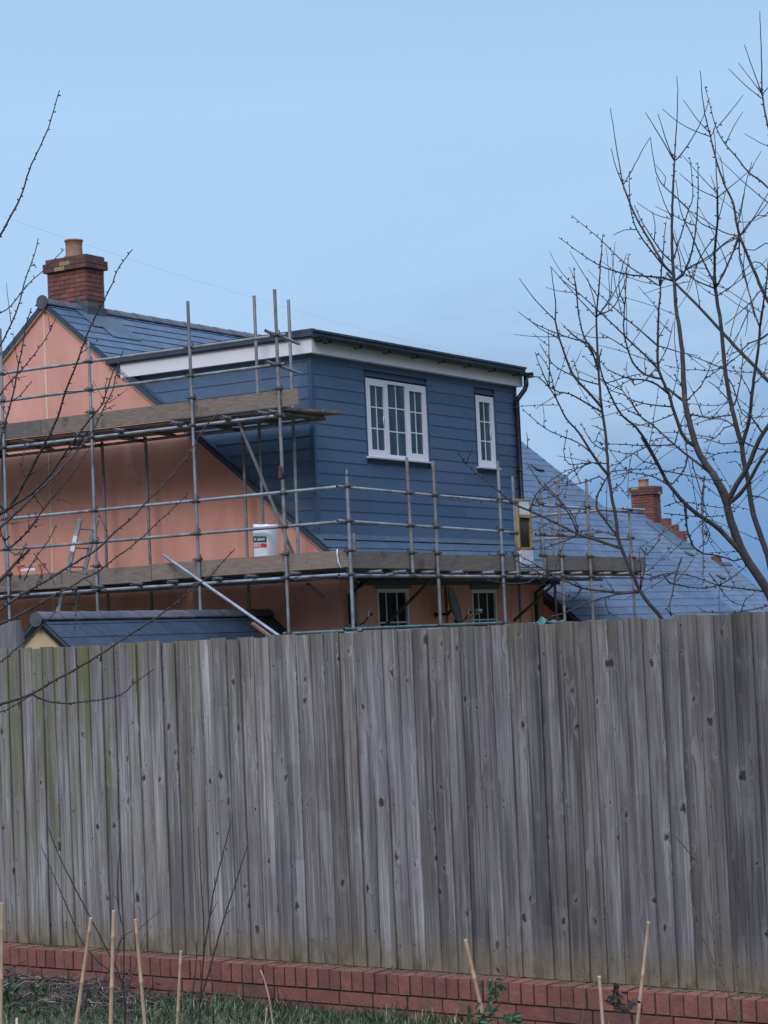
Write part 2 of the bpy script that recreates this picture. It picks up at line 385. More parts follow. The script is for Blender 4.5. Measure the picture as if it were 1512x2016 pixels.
def house_thing(name, label, cat, base=(0, 0, 0), group=None):      # local axes = house axes shifted to `base`
    return thing(name, label, cat, hw(base), YAW_HOUSE, group)
class Off:                                                            # lets a builder take house coordinates under a shifted base
    def __init__(s, base): s.b = Vector(base)
    def __call__(s, p): return Vector(p) - s.b

# ---------------------------------------------------------------- ground
g = MB()
xs = [-400, -120, -60, -30, -12, -6, 0, 6, 12, 30, 60, 120, 400]
ys = [-60, -10, 0, 4, 7, 9, 10.5, 11.5, 12.5, 13.5, 15, 18, 22, 30, 45, 80, 200, 700]
def gz(x, y):
    # garden level in front of the fence, falling away to the lower plots behind it
    d = (y - 11.30) + (x + 0.11) * 0.7307          # distance past the fence line
    t = min(max((d - 0.3) / 14.0, 0), 1)
    return -1.45 * t * t * (3 - 2 * t) - max(0, y - 40) * 0.012
for y in ys:
    for x in xs: g.v.append(Vector((x, y, gz(x, y)))); g.t.append(0.5)
nx = len(xs)
for j in range(len(ys) - 1):
    for i in range(nx - 1):
        g.f.append((j * nx + i, j * nx + i + 1, (j + 1) * nx + i + 1, (j + 1) * nx + i)); g.sm.append(True)
tag(g.build('ground', SOIL), kind='structure')

# ---------------------------------------------------------------- fence on its brick plinth
TF = Vector((math.cos(YAW_FENCE), math.sin(YAW_FENCE), 0)); NF = Vector((-TF.y, TF.x, 0))      # along, and away from camera
_n = NF; _top = ray(756, 1242)
FO = EYE + _top * 11.346; FO.z = 0.0
def pF(x, y, off=0.0):                                     # photo point -> fence-local point on the plane `off` behind the face
    d = ray(x, y); s = ((FO - EYE).dot(NF) + off) / d.dot(NF); q = EYE + d * s - FO
    return Vector((q.dot(TF), q.dot(NF), q.z))
random.seed(4)
fence = thing('wooden_fence', 'weathered grey closeboard fence of upright feather-edge boards on a red brick plinth', 'fence', FO, YAW_FENCE)
fb = MB(); nails = MB()
x = -7.6; i = 0
while x < 6.6:
    w = 0.098 + random.uniform(-0.006, 0.010)
    tone = min(1, max(0, random.random() * .8 + .1 - .19 * (x + .4))); zt = 2.027 + random.uniform(-0.008, 0.008); zb = 0.229  # random board tone, plus a rightward darkening that paints in the light's falloff
    lean = random.uniform(-0.003, 0.003); y0 = random.uniform(-0.004, 0.003); tw = random.uniform(-0.006, 0.006); cup = random.uniform(-0.001, 0.003); th_ = random.uniform(.013, .024)
    nseg = 7; xl, xr = x, x + w + 0.022
    rows = []
    for j in range(nseg + 1):
        f = j / nseg; z = zb + (zt - zb) * f
        bow = 0.004 * math.sin(f * math.pi + i) ; wx = lean * (f - .5) * 2 + 0.0015 * math.sin(f * 6 + i * 2.1)
        yl = -0.003 + y0 * .4 + bow * .4; yr = -th_ + y0 * .6 + tw * (f - .5) + bow
        xm = xl + w * 0.55
        rows.append([(xl + wx, yl + 0.004, z), (xl + wx, yl, z), (xm + wx, yl * .45 + yr * .55 - cup, z), (xr + wx - 0.003, yr, z), (xr + wx, yr + 0.002, z), (xr + wx, yr + 0.011, z)])
    vs = [p for r in rows for p in r]; nc = 6; fs = []
    for j in range(nseg):
        for k in range(nc): fs.append((j * nc + k, j * nc + (k + 1) % nc, (j + 1) * nc + (k + 1) % nc, (j + 1) * nc + k))
    fs.append(tuple(range(nc))[::-1]); fs.append(tuple(nseg * nc + k for k in range(nc)))
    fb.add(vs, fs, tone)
    for zn in (1.87, 1.10, 0.36):
        for fx in (0.28,):
            zz = zn + random.uniform(-.012, .012); xx = xl + .022 + w * (fx + random.uniform(-.05, .05)); yy = -0.0085 + y0 * .5 - cup * .5 - (th_ - .012) * .5
            nails.tube([(xx, yy - 0.0005, zz), (xx, yy + 0.006, zz)], 0.0035, 6)
    x += w; i += 1
nf = len(fb.f); fb.add(nails.v, nails.f)
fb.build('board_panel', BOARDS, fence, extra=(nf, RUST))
for zc in (1.87, 1.10, 0.36):
    MB().hexa([(-7.6, 0.022, zc - .045), (6.6, 0.022, zc - .045), (6.6, 0.075, zc - .045), (-7.6, 0.075, zc - .045),
               (-7.6, 0.022, zc + .02), (6.6, 0.022, zc + .02), (6.6, 0.06, zc + .045), (-7.6, 0.06, zc + .045)]).build('rail', GREYWOOD, fence)
for xp in (-6.9, -4.1, -1.3, 1.5, 4.3, 6.4):
    MB().box((xp, 0.08, -0.4), (xp + .1, 0.18, 1.99)).build('post', GREYWOOD, fence)

bw = thing('brick_wall', 'low red brick plinth with brick-on-edge coping under the wooden fence', 'wall', FO, YAW_FENCE)
core = MB().box((-7.7, -0.146, -0.3), (6.7, 0.075, 0.215)); core.build('mortar_core', MORTAR_DARK, bw)
bk = MB(); x = -7.7
random.seed(9)
while x < 6.7:                                              # brick-on-edge coping
    j = random.uniform(-.002, .002); wv = random.uniform(-.003, .003)
    bk.box((x + .005, -0.155 + j, 0.122 + wv * .4), (x + .0725 + j, 0.06, 0.2235 + wv), random.uniform(0.25, 0.85)); x += 0.0765
bk.build('coping_bricks', BRICK, bw)
bk = MB()
for r in range(4):
    z1 = 0.111 - r * 0.0755; x = -7.7 - (r % 2) * .112
    while x < 6.7:
        j = random.uniform(-.0025, .0025)
        bk.box((x + .005, -0.154 + j, z1 - .0655), (x + .2195, 0.066, z1), random.uniform(0.3, 0.9) if random.random() > .15 else .2); x += 0.2245
bk.build('stretcher_bricks', BRICK, bw)
ms = MB()
for k in range(900):                                        # moss cushions along the back of the coping
    xx = random.uniform(-4.2, 3.4); rr = random.uniform(.004, .011)
    yy = -0.026 - abs(random.gauss(0, .028)); yy = max(yy, -.15)
    ms.lathe([(rr, 0), (rr * .8, rr * .35), (rr * .3, rr * .55), (0.0005, rr * .6)], (xx, yy, 0.2225 + random.uniform(0, .002)), 6)
ms.build('moss', MOSS, bw)['kind'] = 'stuff'

# a taller timber end of the neighbouring run, seen past the fence's left end
q0, q1 = pF(-14, 1240, 0.35), pF(31, 1221, 0.35)
np_ = thing('fence_post', 'broad grey timber post standing up behind the left end of the wooden fence', 'post', FO, YAW_FENCE)
MB().hexa([(q0.x, q0.y, -0.3), (q1.x, q0.y, -0.3), (q1.x, q0.y + .05, -0.3), (q0.x, q0.y + .05, -0.3),
           (q0.x, q0.y, q0.z + .012), (q1.x, q0.y, q1.z), (q1.x, q0.y + .05, q1.z), (q0.x, q0.y + .05, q0.z + .012)]).build('post_board', GREYWOOD, np_)
MB().box((q0.x - .3, q0.y + .052, -0.3), (q1.x - .02, q0.y + .09, q0.z - .02)).build('backing_board', GREYWOOD, np_)

# ---------------------------------------------------------------- roof and brick builders
def slates(mb, p0, u, v, W, L, gauge=0.22, sw=0.28, seed=1, skip=None, lift=0.0075):
    rnd = random.Random(seed); u, v = Vector(u).normalized(), Vector(v).normalized(); n = u.cross(v)
    r = 0; d = 0.0
    while d < L - 0.01:
        ln = min(gauge + 0.05, L - d + 0.0); x = -(r % 2) * sw * 0.5
        while x < W - 1e-4:
            a, b = max(x, 0) + .003, min(x + sw, W) - .003
            if b - a > 0.02 and not (skip and skip((a + b) / 2, d)):
                j = rnd.uniform(0, .003); k = rnd.uniform(-.004, .004)
                P = lambda uu, vv, hh: Vector(p0) + u * uu + v * vv + n * hh
                mb.hexa([P(a, d + k, lift - .005 + j), P(b, d + k, lift - .005 + j), P(b, d + ln, 0.0), P(a, d + ln, 0.0),
                         P(a, d + k, lift + .003 + j), P(b, d + k, lift + .003 + j), P(b, d + ln, 0.004), P(a, d + ln, 0.004)], rnd.random())
            x += sw
        r += 1; d += gauge
    return mb
def ridge_tiles(mb, a, b, slope=0.82, half=0.13, ln=0.45, thick=0.018, seed=2):
    rnd = random.Random(seed); a, b = Vector(a), Vector(b); d = b - a; L = d.length; d.normalize()
    s = Vector((-d.y, d.x, 0)).normalized(); n = max(1, round(L / ln)); ln = L / n
    prof = []
    for k in range(9):
        t = -1 + k / 4; prof.append((t * half, -abs(t) ** 1.6 * half * slope))
    for i in range(n):
        p, q = a + d * (i * ln - .012), a + d * ((i + 1) * ln)
        h0, h1 = 0.010 + rnd.uniform(0, .004), rnd.uniform(0, .004)
        o = []
        for pt, hh, sc in ((p, h0, 1.06), (q, h1, 1.0)):
            for up in (0, -thick):
                for (x, z) in prof: o.append(pt + s * x * sc + Vector((0, 0, z * sc + hh + up)))
        m = 9; fs = []
        for k in range(m - 1):
            fs.append((k, k + 1, 2 * m + k + 1, 2 * m + k)); fs.append((m + k + 1, m + k, 3 * m + k, 3 * m + k + 1))
            fs.append((k, m + k, m + k + 1, k + 1)); fs.append((2 * m + k, 2 * m + k + 1, 3 * m + k + 1, 3 * m + k))
        fs += [(0, 2 * m, 3 * m, m), (m - 1, 2 * m - 1, 4 * m - 1, 3 * m - 1)]
        mb.add(o, fs, rnd.random(), False)
    return mb
def brick_box(mb, lo, hi, seed=1, pick=None, faces='xX yY', depth=0.016):
    """brickwork skin of stretcher bond round an upright box; bricks stand proud of a mortar core"""
    rnd = random.Random(seed); x0, y0, z0 = lo; x1, y1, z1 = hi; ch = 0.075; n = round((z1 - z0) / ch); ch = (z1 - z0) / n
    for r in range(n):
        za, zb = z0 + r * ch + .005, z0 + (r + 1) * ch - .005
        for face in ('x', 'X', 'y', 'Y'):
            lim = (y0, y1) if face in 'xX' else (x0, x1)
            wd = lim[1] - lim[0]; c = -(r % 2) * 0.1125
            while c < wd - .01:
                a, b = max(c, 0) + .004, min(c + .225, wd) - .004
                if b - a > .02:
                    t = pick(rnd, face, r, (a + b) / 2 / wd) if pick else rnd.uniform(.15, .88); j = rnd.uniform(-.002, .002)
                    A, B = lim[0] + a, lim[0] + b
                    if face == 'x': mb.box((x0 - depth + j, A, za), (x0 + .01, B, zb), t)
                    if face == 'X': mb.box((x1 - .01, A, za), (x1 + depth + j, B, zb), t)
                    if face == 'y': mb.box((A, y0 - depth + j, za), (B, y0 + .01, zb), t)
                    if face == 'Y': mb.box((A, y1 - .01, za), (B, y1 + depth + j, zb), t)
                c += .225
    return mb

# ---------------------------------------------------------------- the house with the dormer (house coordinates)
SL = 0.815; ZE = -0.04; RY = 5.035; RZ = ZE + SL * RY; XL, XR = -0.12, 6.27
def rz_(y): return ZE + SL * y                               # height of the front roof slope
house = house_thing('rendered_house', 'pink rendered house with slate roof and a big blue weatherboarded dormer', 'house', (0, 0, 0))
# gable wall facing the camera's left, and the other walls
eY = -0.40; bY = 2 * RY - eY
gw = MB().prism([(-.06, eY, GZ - .3), (-.06, bY, GZ - .3), (-.06, bY, rz_(eY) - .06), (-.06, RY, RZ - .06), (-.06, eY, rz_(eY) - .06)], (.25, 0, 0))
gw.build('gable_wall', PINK, house)
ow = MB()
# front wall with the two first-floor openings cut out
WO = [(0.94, 1.86, -1.66, -0.84), (3.78, 4.62, -1.66, -0.86)]
segs = [(.19, .94), (1.86, 3.78), (4.62, 6.2)]
for a, b in segs: ow.box((a, eY, GZ - .3), (b, eY + .25, rz_(eY) - .02))
for a, b, z0, z1 in WO:
    ow.box((a, eY, GZ - .3), (b, eY + .25, z0)); ow.box((a, eY, z1), (b, eY + .25, rz_(eY) - .02))
ow.build('front_wall', PINK, house)
MB().box((.19, bY - .25, GZ - .3), (6.2, bY, rz_(eY) - .02)).build('rear_wall', PINK, house)
MB().prism([(6.2, eY, GZ - .3), (6.2, bY, GZ - .3), (6.2, bY, rz_(eY) - .06), (6.2, RY, RZ - .06), (6.2, eY, rz_(eY) - .06)], (-.2, 0, 0)).build('far_gable_wall', PINK, house)
p, q = pX(86, 617, -.062), pX(106, 1118, -.062)
MB().box((-.068, p.y - .017, GZ), (-.061, p.y + .017, p.z)).build('render_bead', BEAD, house)
# lower windows under the eaves
for k, (a, b, z0, z1) in enumerate(WO):
    fr = MB(); yf = eY + .012; w = .055
    fr.box((a, yf, z0), (a + w, yf + .07, z1)); fr.box((b - w, yf, z0), (b, yf + .07, z1))
    fr.box((a + w, yf, z1 - w), (b - w, yf + .07, z1)); fr.box((a + w, yf, z0), (b - w, yf + .07, z0 + w))
    win = fr.build('window', WHITE, house)
    MB().box((a + .02, yf + .04, z0 + .02), (b - .02, yf + .05, z1 - .02)).build('pane', DARKGLASS, win)
    gb = MB(); xm = (b - a) / 3
    for j in (1, 2): gb.box((a + xm * j - .01, yf + .028, z0 + w), (a + xm * j + .01, yf + .039, z1 - w))
    gb.box((a + w, yf + .026, z0 + .30), (b - w, yf + .0395, z0 + .322)); gb.build('glazing_bar', WHITE, win)
    MB().box((a - .05, eY - .03, z1), (b + .02, eY + .02, z1 + .11)).build('lintel', GREYWOOD, win)
# roof
deck = MB(); n_ = Vector((0, -SL, 1)).normalized(); up = Vector((0, 1, SL)).normalized()
E0 = -0.74
deck.prism([(XL, E0, rz_(E0) - .012), (XL, RY, RZ - .012), (XL, 2 * RY - E0, rz_(E0) - .012), (XL, 2 * RY - E0, rz_(E0) - .10), (XL, RY, RZ - .10), (XL, E0, rz_(E0) - .10)], (XR - XL, 0, 0))
roof = deck.build('roof', MEMB, house)
sm = MB(); LS = (RY - E0) * math.hypot(1, SL)
slates(sm, (XL, E0, rz_(E0) - .006), (1, 0, 0), up, XR - XL, LS, 0.22, 0.28, 3, lift=0.013)
slates(sm, (XR, 2 * RY - E0, rz_(E0) - .006), (-1, 0, 0), Vector((0, -1, SL)), XR - XL, LS, 0.22, 0.28, 4)
sm.build('slates', SLATE, roof)
rt = ridge_tiles(MB(), (XL - .02, RY, RZ + .045), (XR, RY, RZ + .045), SL); rt.build('ridge_tiles', RIDGE, roof)
disc = MB(); cy, cz = RY, RZ - .02
disc.tube([(XL - .035, cy, cz), (XL - .005, cy, cz)], 0.115, 12); disc.build('ridge_end_cap', RIDGE, roof)
vt = MB()
for sgn in (1, -1):
    ya, yb = (E0, RY) if sgn > 0 else (2 * RY - E0, RY)
    vt.prism([(XL + .012, ya, rz_(E0) - .125), (XL + .012, yb, RZ - .125), (XL + .012, yb, RZ - .101), (XL + .012, ya, rz_(E0) - .101)], (.05, 0, 0))
vt.build('verge_undercloak', CREAM, roof)
gt = MB().tube([(XL, E0 - .04, rz_(E0) - .05), (XR, E0 - .04, rz_(E0) - .05)], .05, 10); gt.build('eaves_gutter', BLACK, house)
MB().box((XL, E0 + .03, rz_(E0) - .155), (XR, E0 + .055, rz_(E0) - .1)).build('eaves_fascia', BLACK, house)
dp = pY(691, 1180, -.5)
MB().tube([(dp.x, -.48, GZ), (dp.x, -.48, rz_(E0) - .28), (dp.x, E0 - .04, rz_(E0) - .1)], .034, 8).build('downpipe', BLACK, house)
dp2 = pY(1057, 1180, -.5)
MB().tube([(dp2.x, -.48, GZ), (dp2.x, -.48, rz_(E0) - .28), (dp2.x, E0 - .04, rz_(E0) - .1)], .034, 8).build('downpipe', BLACK, house)
# chimney on the ridge
cx0, cx1, cy0, cy1 = .76, 1.20, 4.86, 5.68
ch = MB().box((cx0, cy0, 3.4), (cx1, cy1, 4.92)); chim = ch.build('chimney', MORTAR, house)
bb = MB()
brick_box(bb, (cx0 + .022, cy0 + .022, 3.72), (cx1 - .022, cy1 - .022, 4.17), 11)
brick_box(bb, (cx0, cy0, 4.17), (cx1, cy1, 4.695), 12)
bb.build('stack_bricks', BRICK, chim)
capb = MB()
def buff(rnd, face, r, f): return rnd.uniform(.93, 1) if (face == 'x' and .25 < f < .62 and rnd.random() < .7) or rnd.random() < .10 else rnd.uniform(0, .25)
MB().box((cx0 - .05, cy0 - .05, 4.70), (cx1 + .05, cy1 + .05, 4.848)).box((cx0 - .015, cy0 - .015, 4.852), (cx1 + .015, cy1 + .015, 4.918)).build('cap_core', MORTAR, chim)
brick_box(capb, (cx0 - .05, cy0 - .05, 4.697), (cx1 + .05, cy1 + .05, 4.85), 13, buff)
brick_box(capb, (cx0 - .015, cy0 - .015, 4.853), (cx1 + .015, cy1 + .015, 4.925), 14, buff)
capb.build('cap_bricks', BRICK, chim)
pc = pY(146, 500, 5.24)
MB().lathe([(.150, -.08), (.142, .02), (.136, .12), (.142, .215), (.156, .222), (.156, .245), (.135, .245), (.12, .2), (.12, 0)], (pc.x, 5.24, 4.98), 24).build('chimney_pot', POT, chim)
MB().lathe([(.2, -.075), (.16, -.03), (.122, .0)], (pc.x, 5.24, 4.985), 16).build('flaunching', MORTAR, chim)
fl = MB()                                                     # lead apron and soakers round the stack
for (xa, ya, xb, yb) in ((cx0 - .03, 4.30, cx1 + .25, 4.84), (cx0 - .24, 4.52, cx0 - .02, 5.03)):
    fl.hexa([(xa, ya, rz_(ya) + .022), (xb, ya, rz_(ya) + .022), (xb, yb, rz_(yb) + .022), (xa, yb, rz_(yb) + .022),
             (xa, ya, rz_(ya) + .028), (xb, ya, rz_(ya) + .028), (xb, yb, rz_(yb) + .028), (xa, yb, rz_(yb) + .028)])
fl.hexa([(cx0 - .026, cy0 - .03, rz_(cy0) - .03), (cx1 + .02, cy0 - .03, rz_(cy0) - .03), (cx1 + .02, cy0 - .018, rz_(cy0) - .03), (cx0 - .026, cy0 - .018, rz_(cy0) - .03),
         (cx0 - .026, cy0 - .03, rz_(cy0) + .13), (cx1 + .02, cy0 - .03, rz_(cy0) + .13), (cx1 + .02, cy0 - .018, rz_(cy0) + .13), (cx0 - .026, cy0 - .018, rz_(cy0) + .13)])
fl.prism([(cx0 - .03, cy0 - .03, rz_(cy0) - .02), (cx0 - .03, 5.03, RZ), (cx0 - .03, 5.06, RZ + .17), (cx0 - .03, cy0 - .03, rz_(cy0) + .13)], (.01, 0, 0))
fl.build('lead_flashing', LEAD, roof)

# dormer
DW, DT = 6.27, 2.66
ck = MB(); z = -.02; nb = 15; bh = (DT + .08 - z) / nb; r = 0
random.seed(3)
def lap(mb, x0, x1, z0, h, y=0.0, tone=.5):                   # one lapped board on the front, proud at its foot
    mb.hexa([(x0, y - .014, z0), (x1, y - .014, z0), (x1, y + .02, z0), (x0, y + .02, z0),
             (x0, y - .005, z0 + h + .012), (x1, y - .005, z0 + h + .012), (x1, y + .02, z0 + h + .012), (x0, y + .02, z0 + h + .012)], tone)
W1 = (1.47, 3.27, 1.22, 2.43); W2 = (4.87, 5.49, 1.22, 2.42)
front = MB(); zz = -.02
for r in range(nb):
    spans = [(.035, DW - .035)]
    for (a, b, c, d) in (W1, W2):
        if zz + bh > c + .02 and zz < d - .02:
            spans = [s for (p, q) in spans for s in ((p, min(q, a - .03)), (max(p, b + .05), q)) if s[1] - s[0] > .02]
    for (p, q) in spans:
        cuts = [p] + [c for c in ((1.4, 3.55) if r % 3 == 0 else ((2.3,) if r % 3 == 1 else (1.42, 4.4))) if p + .3 < c < q - .3] + [q]
        for a, b in zip(cuts, cuts[1:]): lap(front, a + .003, b - .003, zz, bh, 0, random.random())
    zz += bh
front.build('front_weatherboards', SIDING, house)
side = MB(); zz = -.02
for r in range(nb):
    y0a, y1a = .035, (zz - ZE) / SL + .1
    y1b = (zz + bh - ZE) / SL + .1
    side.hexa([(-.016, max(y1a, .05), zz), (-.016, y0a, zz), (.02, y0a, zz), (.02, max(y1a, .05), zz),
               (-.005, y1b, zz + bh + .012), (-.005, y0a, zz + bh + .012), (.02, y0a, zz + bh + .012), (.02, y1b, zz + bh + .012)], random.random())
    zz += bh
side.build('cheek_weatherboards', SIDING, house)
MB().box((.03, .021, -.05), (DW - .03, .10, W1[2] - .03)).box((.03, .021, W1[3] + .02), (DW - .03, .10, DT + .1)).box((.03, .021, W1[2] - .03), (W1[0] - .01, .10, W1[3] + .02)) \
    .box((W1[1] + .01, .021, W1[2] - .03), (W2[0] - .01, .10, W1[3] + .02)).box((W2[1] + .01, .021, W1[2] - .03), (DW - .03, .10, W1[3] + .02)).build('dormer_frame', BLUETRIM, house)
MB().prism([(.0205, .05, -.03), (.0205, .10, DT + .1), (.0205, 3.3, DT + .1)], (.06, 0, 0)).build('cheek_frame', BLUETRIM, house)
MB().prism([(DW, .03, -.03), (DW, .03, DT + .1), (DW, 3.3, DT + .1)], (-.06, 0, 0)).build('far_cheek', BLUETRIM, house)
for xa, xb in ((-.03, .034), (DW - .034, DW + .03)): MB().box((xa, -.03, -.06), (xb, .034, DT + .05)).build('corner_trim', BLUETRIM, house)
for (a, b, c, d) in (W1, W2):
    ct = MB(); ct.box((b + .006, -.027, c - .02), (b + .046, .0205, d + .03)); ct.box((a - .028, -.0205, c - .03), (a - .006, .0205, d + .03)); ct.box((a - .028, -.024, d + .031), (b + .046, .0205, d + .06))
    ct.build('window_trim', BLUETRIM, house)
# the two new windows
def new_window(a, b, c, d, lights):
    fr = MB(); y = .0; w = .05
    fr.box((a, y - .012, c), (a + w, y + .05, d)); fr.box((b - w, y - .012, c), (b, y + .05, d))
    fr.box((a + w, y - .012, d - w), (b - w, y + .05, d)); fr.box((a + w, y - .012, c), (b - w, y + .05, c + w))
    win = fr.build('window', WHITE, house)
    n = len(lights); lw = (b - a - 2 * w) / sum(s for s, _ in lights); x = a + w
    sash = MB(); bars = MB(); panes = MB(); hnd = MB()
    for k, (s, opening) in enumerate(lights):
        x1 = x + lw * s
        if k: sash.box((x - .026, y - .010, c + w), (x + .026, y + .045, d - w))
        e = .072 if opening else .014
        if opening:
            lo = x + (0.026 if k else 0); hi = x1 - (0.026 if k < n - 1 else 0)
            for bx in (((lo, y - .014, c + .035), (lo + e, y + .02, d - .035)), ((hi - e, y - .014, c + .035), (hi, y + .02, d - .035)),
                       ((lo + e, y - .014, d - .035 - e), (hi - e, y + .02, d - .035)), ((lo + e, y - .014, c + .035), (hi - e, y + .02, c + .035 + e))): sash.box(*bx)
            ia, ib, ic, id_ = lo + e, hi - e, c + .035 + e, d - .035 - e
            hx = hi - e - .02 if k == 0 else lo + e + .02
            if k == 0: hnd.tube([(hx + .01, y - .01, c + .48), (hx - .03, y - .02, c + .52), (hx - .036, y - .02, c + .60), (hx, y - .01, c + .64)], .008, 6)
        else: ia, ib, ic, id_ = x + .026, x1 - .026, c + w, d - w
        panes.box((ia - .01, y + .012, ic - .01), (ib + .01, y + .018, id_ + .01))
        xm = (ia + ib) / 2; bars.box((xm - .009, y + .004, ic), (xm + .009, y + .0115, id_))
        for j in (1, 2):
            zc = ic + (id_ - ic) * j / 3; bars.box((ia, y + .0045, zc - .009), (ib, y + .0118, zc + .009))
        x = x1
    sash.build('sash', WHITE, win); panes.build('pane', GLASS, win); bars.build('glazing_bar', WHITE, win)
    if hnd.v: hnd.build('handle', WHITE, win)
    MB().hexa([(a - .04, y - .085, c - .035), (b + .04, y - .085, c - .035), (b + .04, y + .03, c - .035), (a - .04, y + .03, c - .035),
               (a - .04, y - .085, c - .016), (b + .04, y - .085, c - .016), (b + .04, y + .03, c - .002), (a - .04, y + .03, c - .002)]).build('sill', WHITE, win)
new_window(*W1, [(1.0, True), (1.0, False), (1.0, True)])
new_window(*W2, [(1.0, True)])
# fascia, flat roof edge, gutter, downpipe
fa = MB()
fa.box((-.12, -.12, DT), (DW + .10, -.10, 2.878)); fa.box((-.12, -.0995, DT), (-.10, 3.50, 2.878)); fa.box((DW + .08, -.0995, DT), (DW + .10, 3.5, 2.878))
fa.box((-.0995, -.0995, DT + .002), (DW + .0795, .021, DT + .014)); fa.box((-.0995, .0215, DT + .002), (.021, 3.3, DT + .014))
fa.build('fascia', WHITE, house)
fr = MB(); fr.box((-.0995, -.0995, 2.70), (DW + .0795, 3.6, 2.93)); fr.box((-.165, -.165, 2.885), (DW + .145, 3.75, 2.965))
fr.box((-.185, -.185, 2.967), (-.10, 3.75, 3.005)); fr.box((-.0995, -.185, 2.967), (DW + .165, -.10, 3.000)); fr.box((-.18, -.18, 2.90), (-.166, 3.7, 2.966))
fr.box((-.12, -.0995, 2.966), (DW + .1, 3.7, 2.985))
fr.build('flat_roof', MEMB, house)
gu = MB(); prof = [(.066 * math.cos(math.pi * k / 8), -.066 * math.sin(math.pi * k / 8)) for k in range(9)]
x0, x1 = -.06, DW + .22
vs = [(xx, -.205 + py * sc, 2.885 + pz * sc) for xx in (x0, x1) for sc in (1, .93) for (py, pz) in prof]
fs = []
for k in range(8):
    fs += [(k, k + 1, 18 + k + 1, 18 + k), (9 + k + 1, 9 + k, 27 + k, 27 + k + 1), (k, 9 + k, 10 + k, k + 1), (18 + k, 19 + k, 28 + k, 27 + k)]
fs += [(0, 18, 27, 9), (8, 17, 35, 26), tuple(range(9)), tuple(range(26, 17, -1))]
gu.add(vs, fs)
for k in range(8): gu.box((x0 + .25 + k * .83, -.276, 2.814), (x0 + .28 + k * .83, -.122, 2.886))
gu.box((x0 + .02, -.27, 2.81), (x0 + .09, -.14, 2.90)); gu.box((x1 - .06, -.275, 2.815), (x1 + .005, -.135, 2.905))
gu.build('gutter', BLACK, house)
dpx = DW - .055
MB().tube([(DW + .07, -.205, 2.86), (DW + .07, -.205, 2.68), (DW + .05, -.18, 2.60), (dpx + .02, -.10, 2.46), (dpx, -.075, 2.40), (dpx, -.075, -.02), (dpx - .02, -.12, -.08)], .042, 10).build('downpipe', BLACK, house)
for zc in (2.3, 1.2, .3):
    cl = MB(); cl.tube([(dpx, -.075, zc - .02), (dpx, -.075, zc + .02)], .043, 10); cl.box((dpx - .06, -.05, zc - .018), (dpx + .06, -.03, zc + .018))
    cl.build('pipe_clip', BLACK, house)
lf = MB()                                                     # lead where the cheek and front meet the slates
for (ya, yb) in ((-.25, 3.62),):
    lf.hexa([(XL + .01, ya, rz_(ya) + .020), (-.021, ya, rz_(ya) + .020), (-.021, yb, rz_(yb) + .020), (XL + .01, yb, rz_(yb) + .020),
             (XL + .01, ya, rz_(ya) + .026), (-.021, ya, rz_(ya) + .034), (-.021, yb, rz_(yb) + .034), (XL + .01, yb, rz_(yb) + .026)])
lf.hexa([(-.02, -.09, rz_(-.09) + .024), (DW, -.09, rz_(-.09) + .024), (DW, -.021, rz_(-.02) + .024), (-.02, -.021, rz_(-.02) + .024),
         (-.02, -.09, rz_(-.09) + .03), (DW, -.09, rz_(-.09) + .03), (DW, -.021, rz_(-.02) + .05), (-.02, -.021, rz_(-.02) + .05)])
lf.build('dormer_flashing', LEAD, roof)

# ---------------------------------------------------------------- neighbouring houses (house coordinates)
def pPl(x, y, p, n):                                         # photo point on a plane given in house coordinates
    d = ray(x, y); dl = Vector((d.dot(HX), d.dot(HY), d.z)); e = loc(EYE); n = Vector(n)
    return e + dl * ((Vector(p) - e).dot(n) / dl.dot(n))
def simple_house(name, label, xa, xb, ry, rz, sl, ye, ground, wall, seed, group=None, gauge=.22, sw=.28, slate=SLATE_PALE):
    base = (xa, ye, ground); t = house_thing(name, label, 'house', base, group)
    ze = rz - sl * (ry - ye); yb = 2 * ry - ye
    wl_ = MB(); yi = ye + .3; zi = ze + sl * .3 - .1
    wl_.prism([(xa + .1, yi, ground - .5), (xa + .1, 2 * ry - yi, ground - .5), (xa + .1, 2 * ry - yi, zi), (xa + .1, ry, rz - .1), (xa + .1, yi, zi)], (xb - xa - .2, 0, 0))
    wl_.build('wall', wall, t, base)
    r = MB(); r.prism([(xa, ye, ze - .01), (xa, ry, rz - .01), (xa, yb, ze - .01), (xa, yb, ze - .09), (xa, ry, rz - .09), (xa, ye, ze - .09)], (xb - xa, 0, 0))
    ro = r.build('roof', MEMB, t, base)
    L = (ry - ye) * math.hypot(1, sl)
    s1 = slates(MB(), (xa, ye, ze), (1, 0, 0), (0, 1, sl), xb - xa, L, gauge, sw, seed)
    slates(s1, (xb, yb, ze), (-1, 0, 0), (0, -1, sl), xb - xa, L, gauge, sw, seed + 1)
    s1.build('slates', slate, ro)
    ridge_tiles(MB(), (xa, ry, rz + .04), (xb, ry, rz + .04), sl, seed=seed).build('ridge_tiles', RIDGE, ro)
    for k, xx in enumerate((xa + .02, xb - .06)):
        bgb = MB()
        bgb.prism([(xx, ye, ze - .25), (xx, ye, ze - .092), (xx, ry, rz - .092), (xx, yb, ze - .092), (xx, yb, ze - .25), (xx, ry, rz - .27)], (.04, 0, 0))
        bgb.build('bargeboard', BLACK, t, base)
    MB().tube([(xa, ye - .06, ze - .06), (xb, ye - .06, ze - .06)], .055, 8).build('gutter', BLACK, t, base)
    return t, ro, base, ze
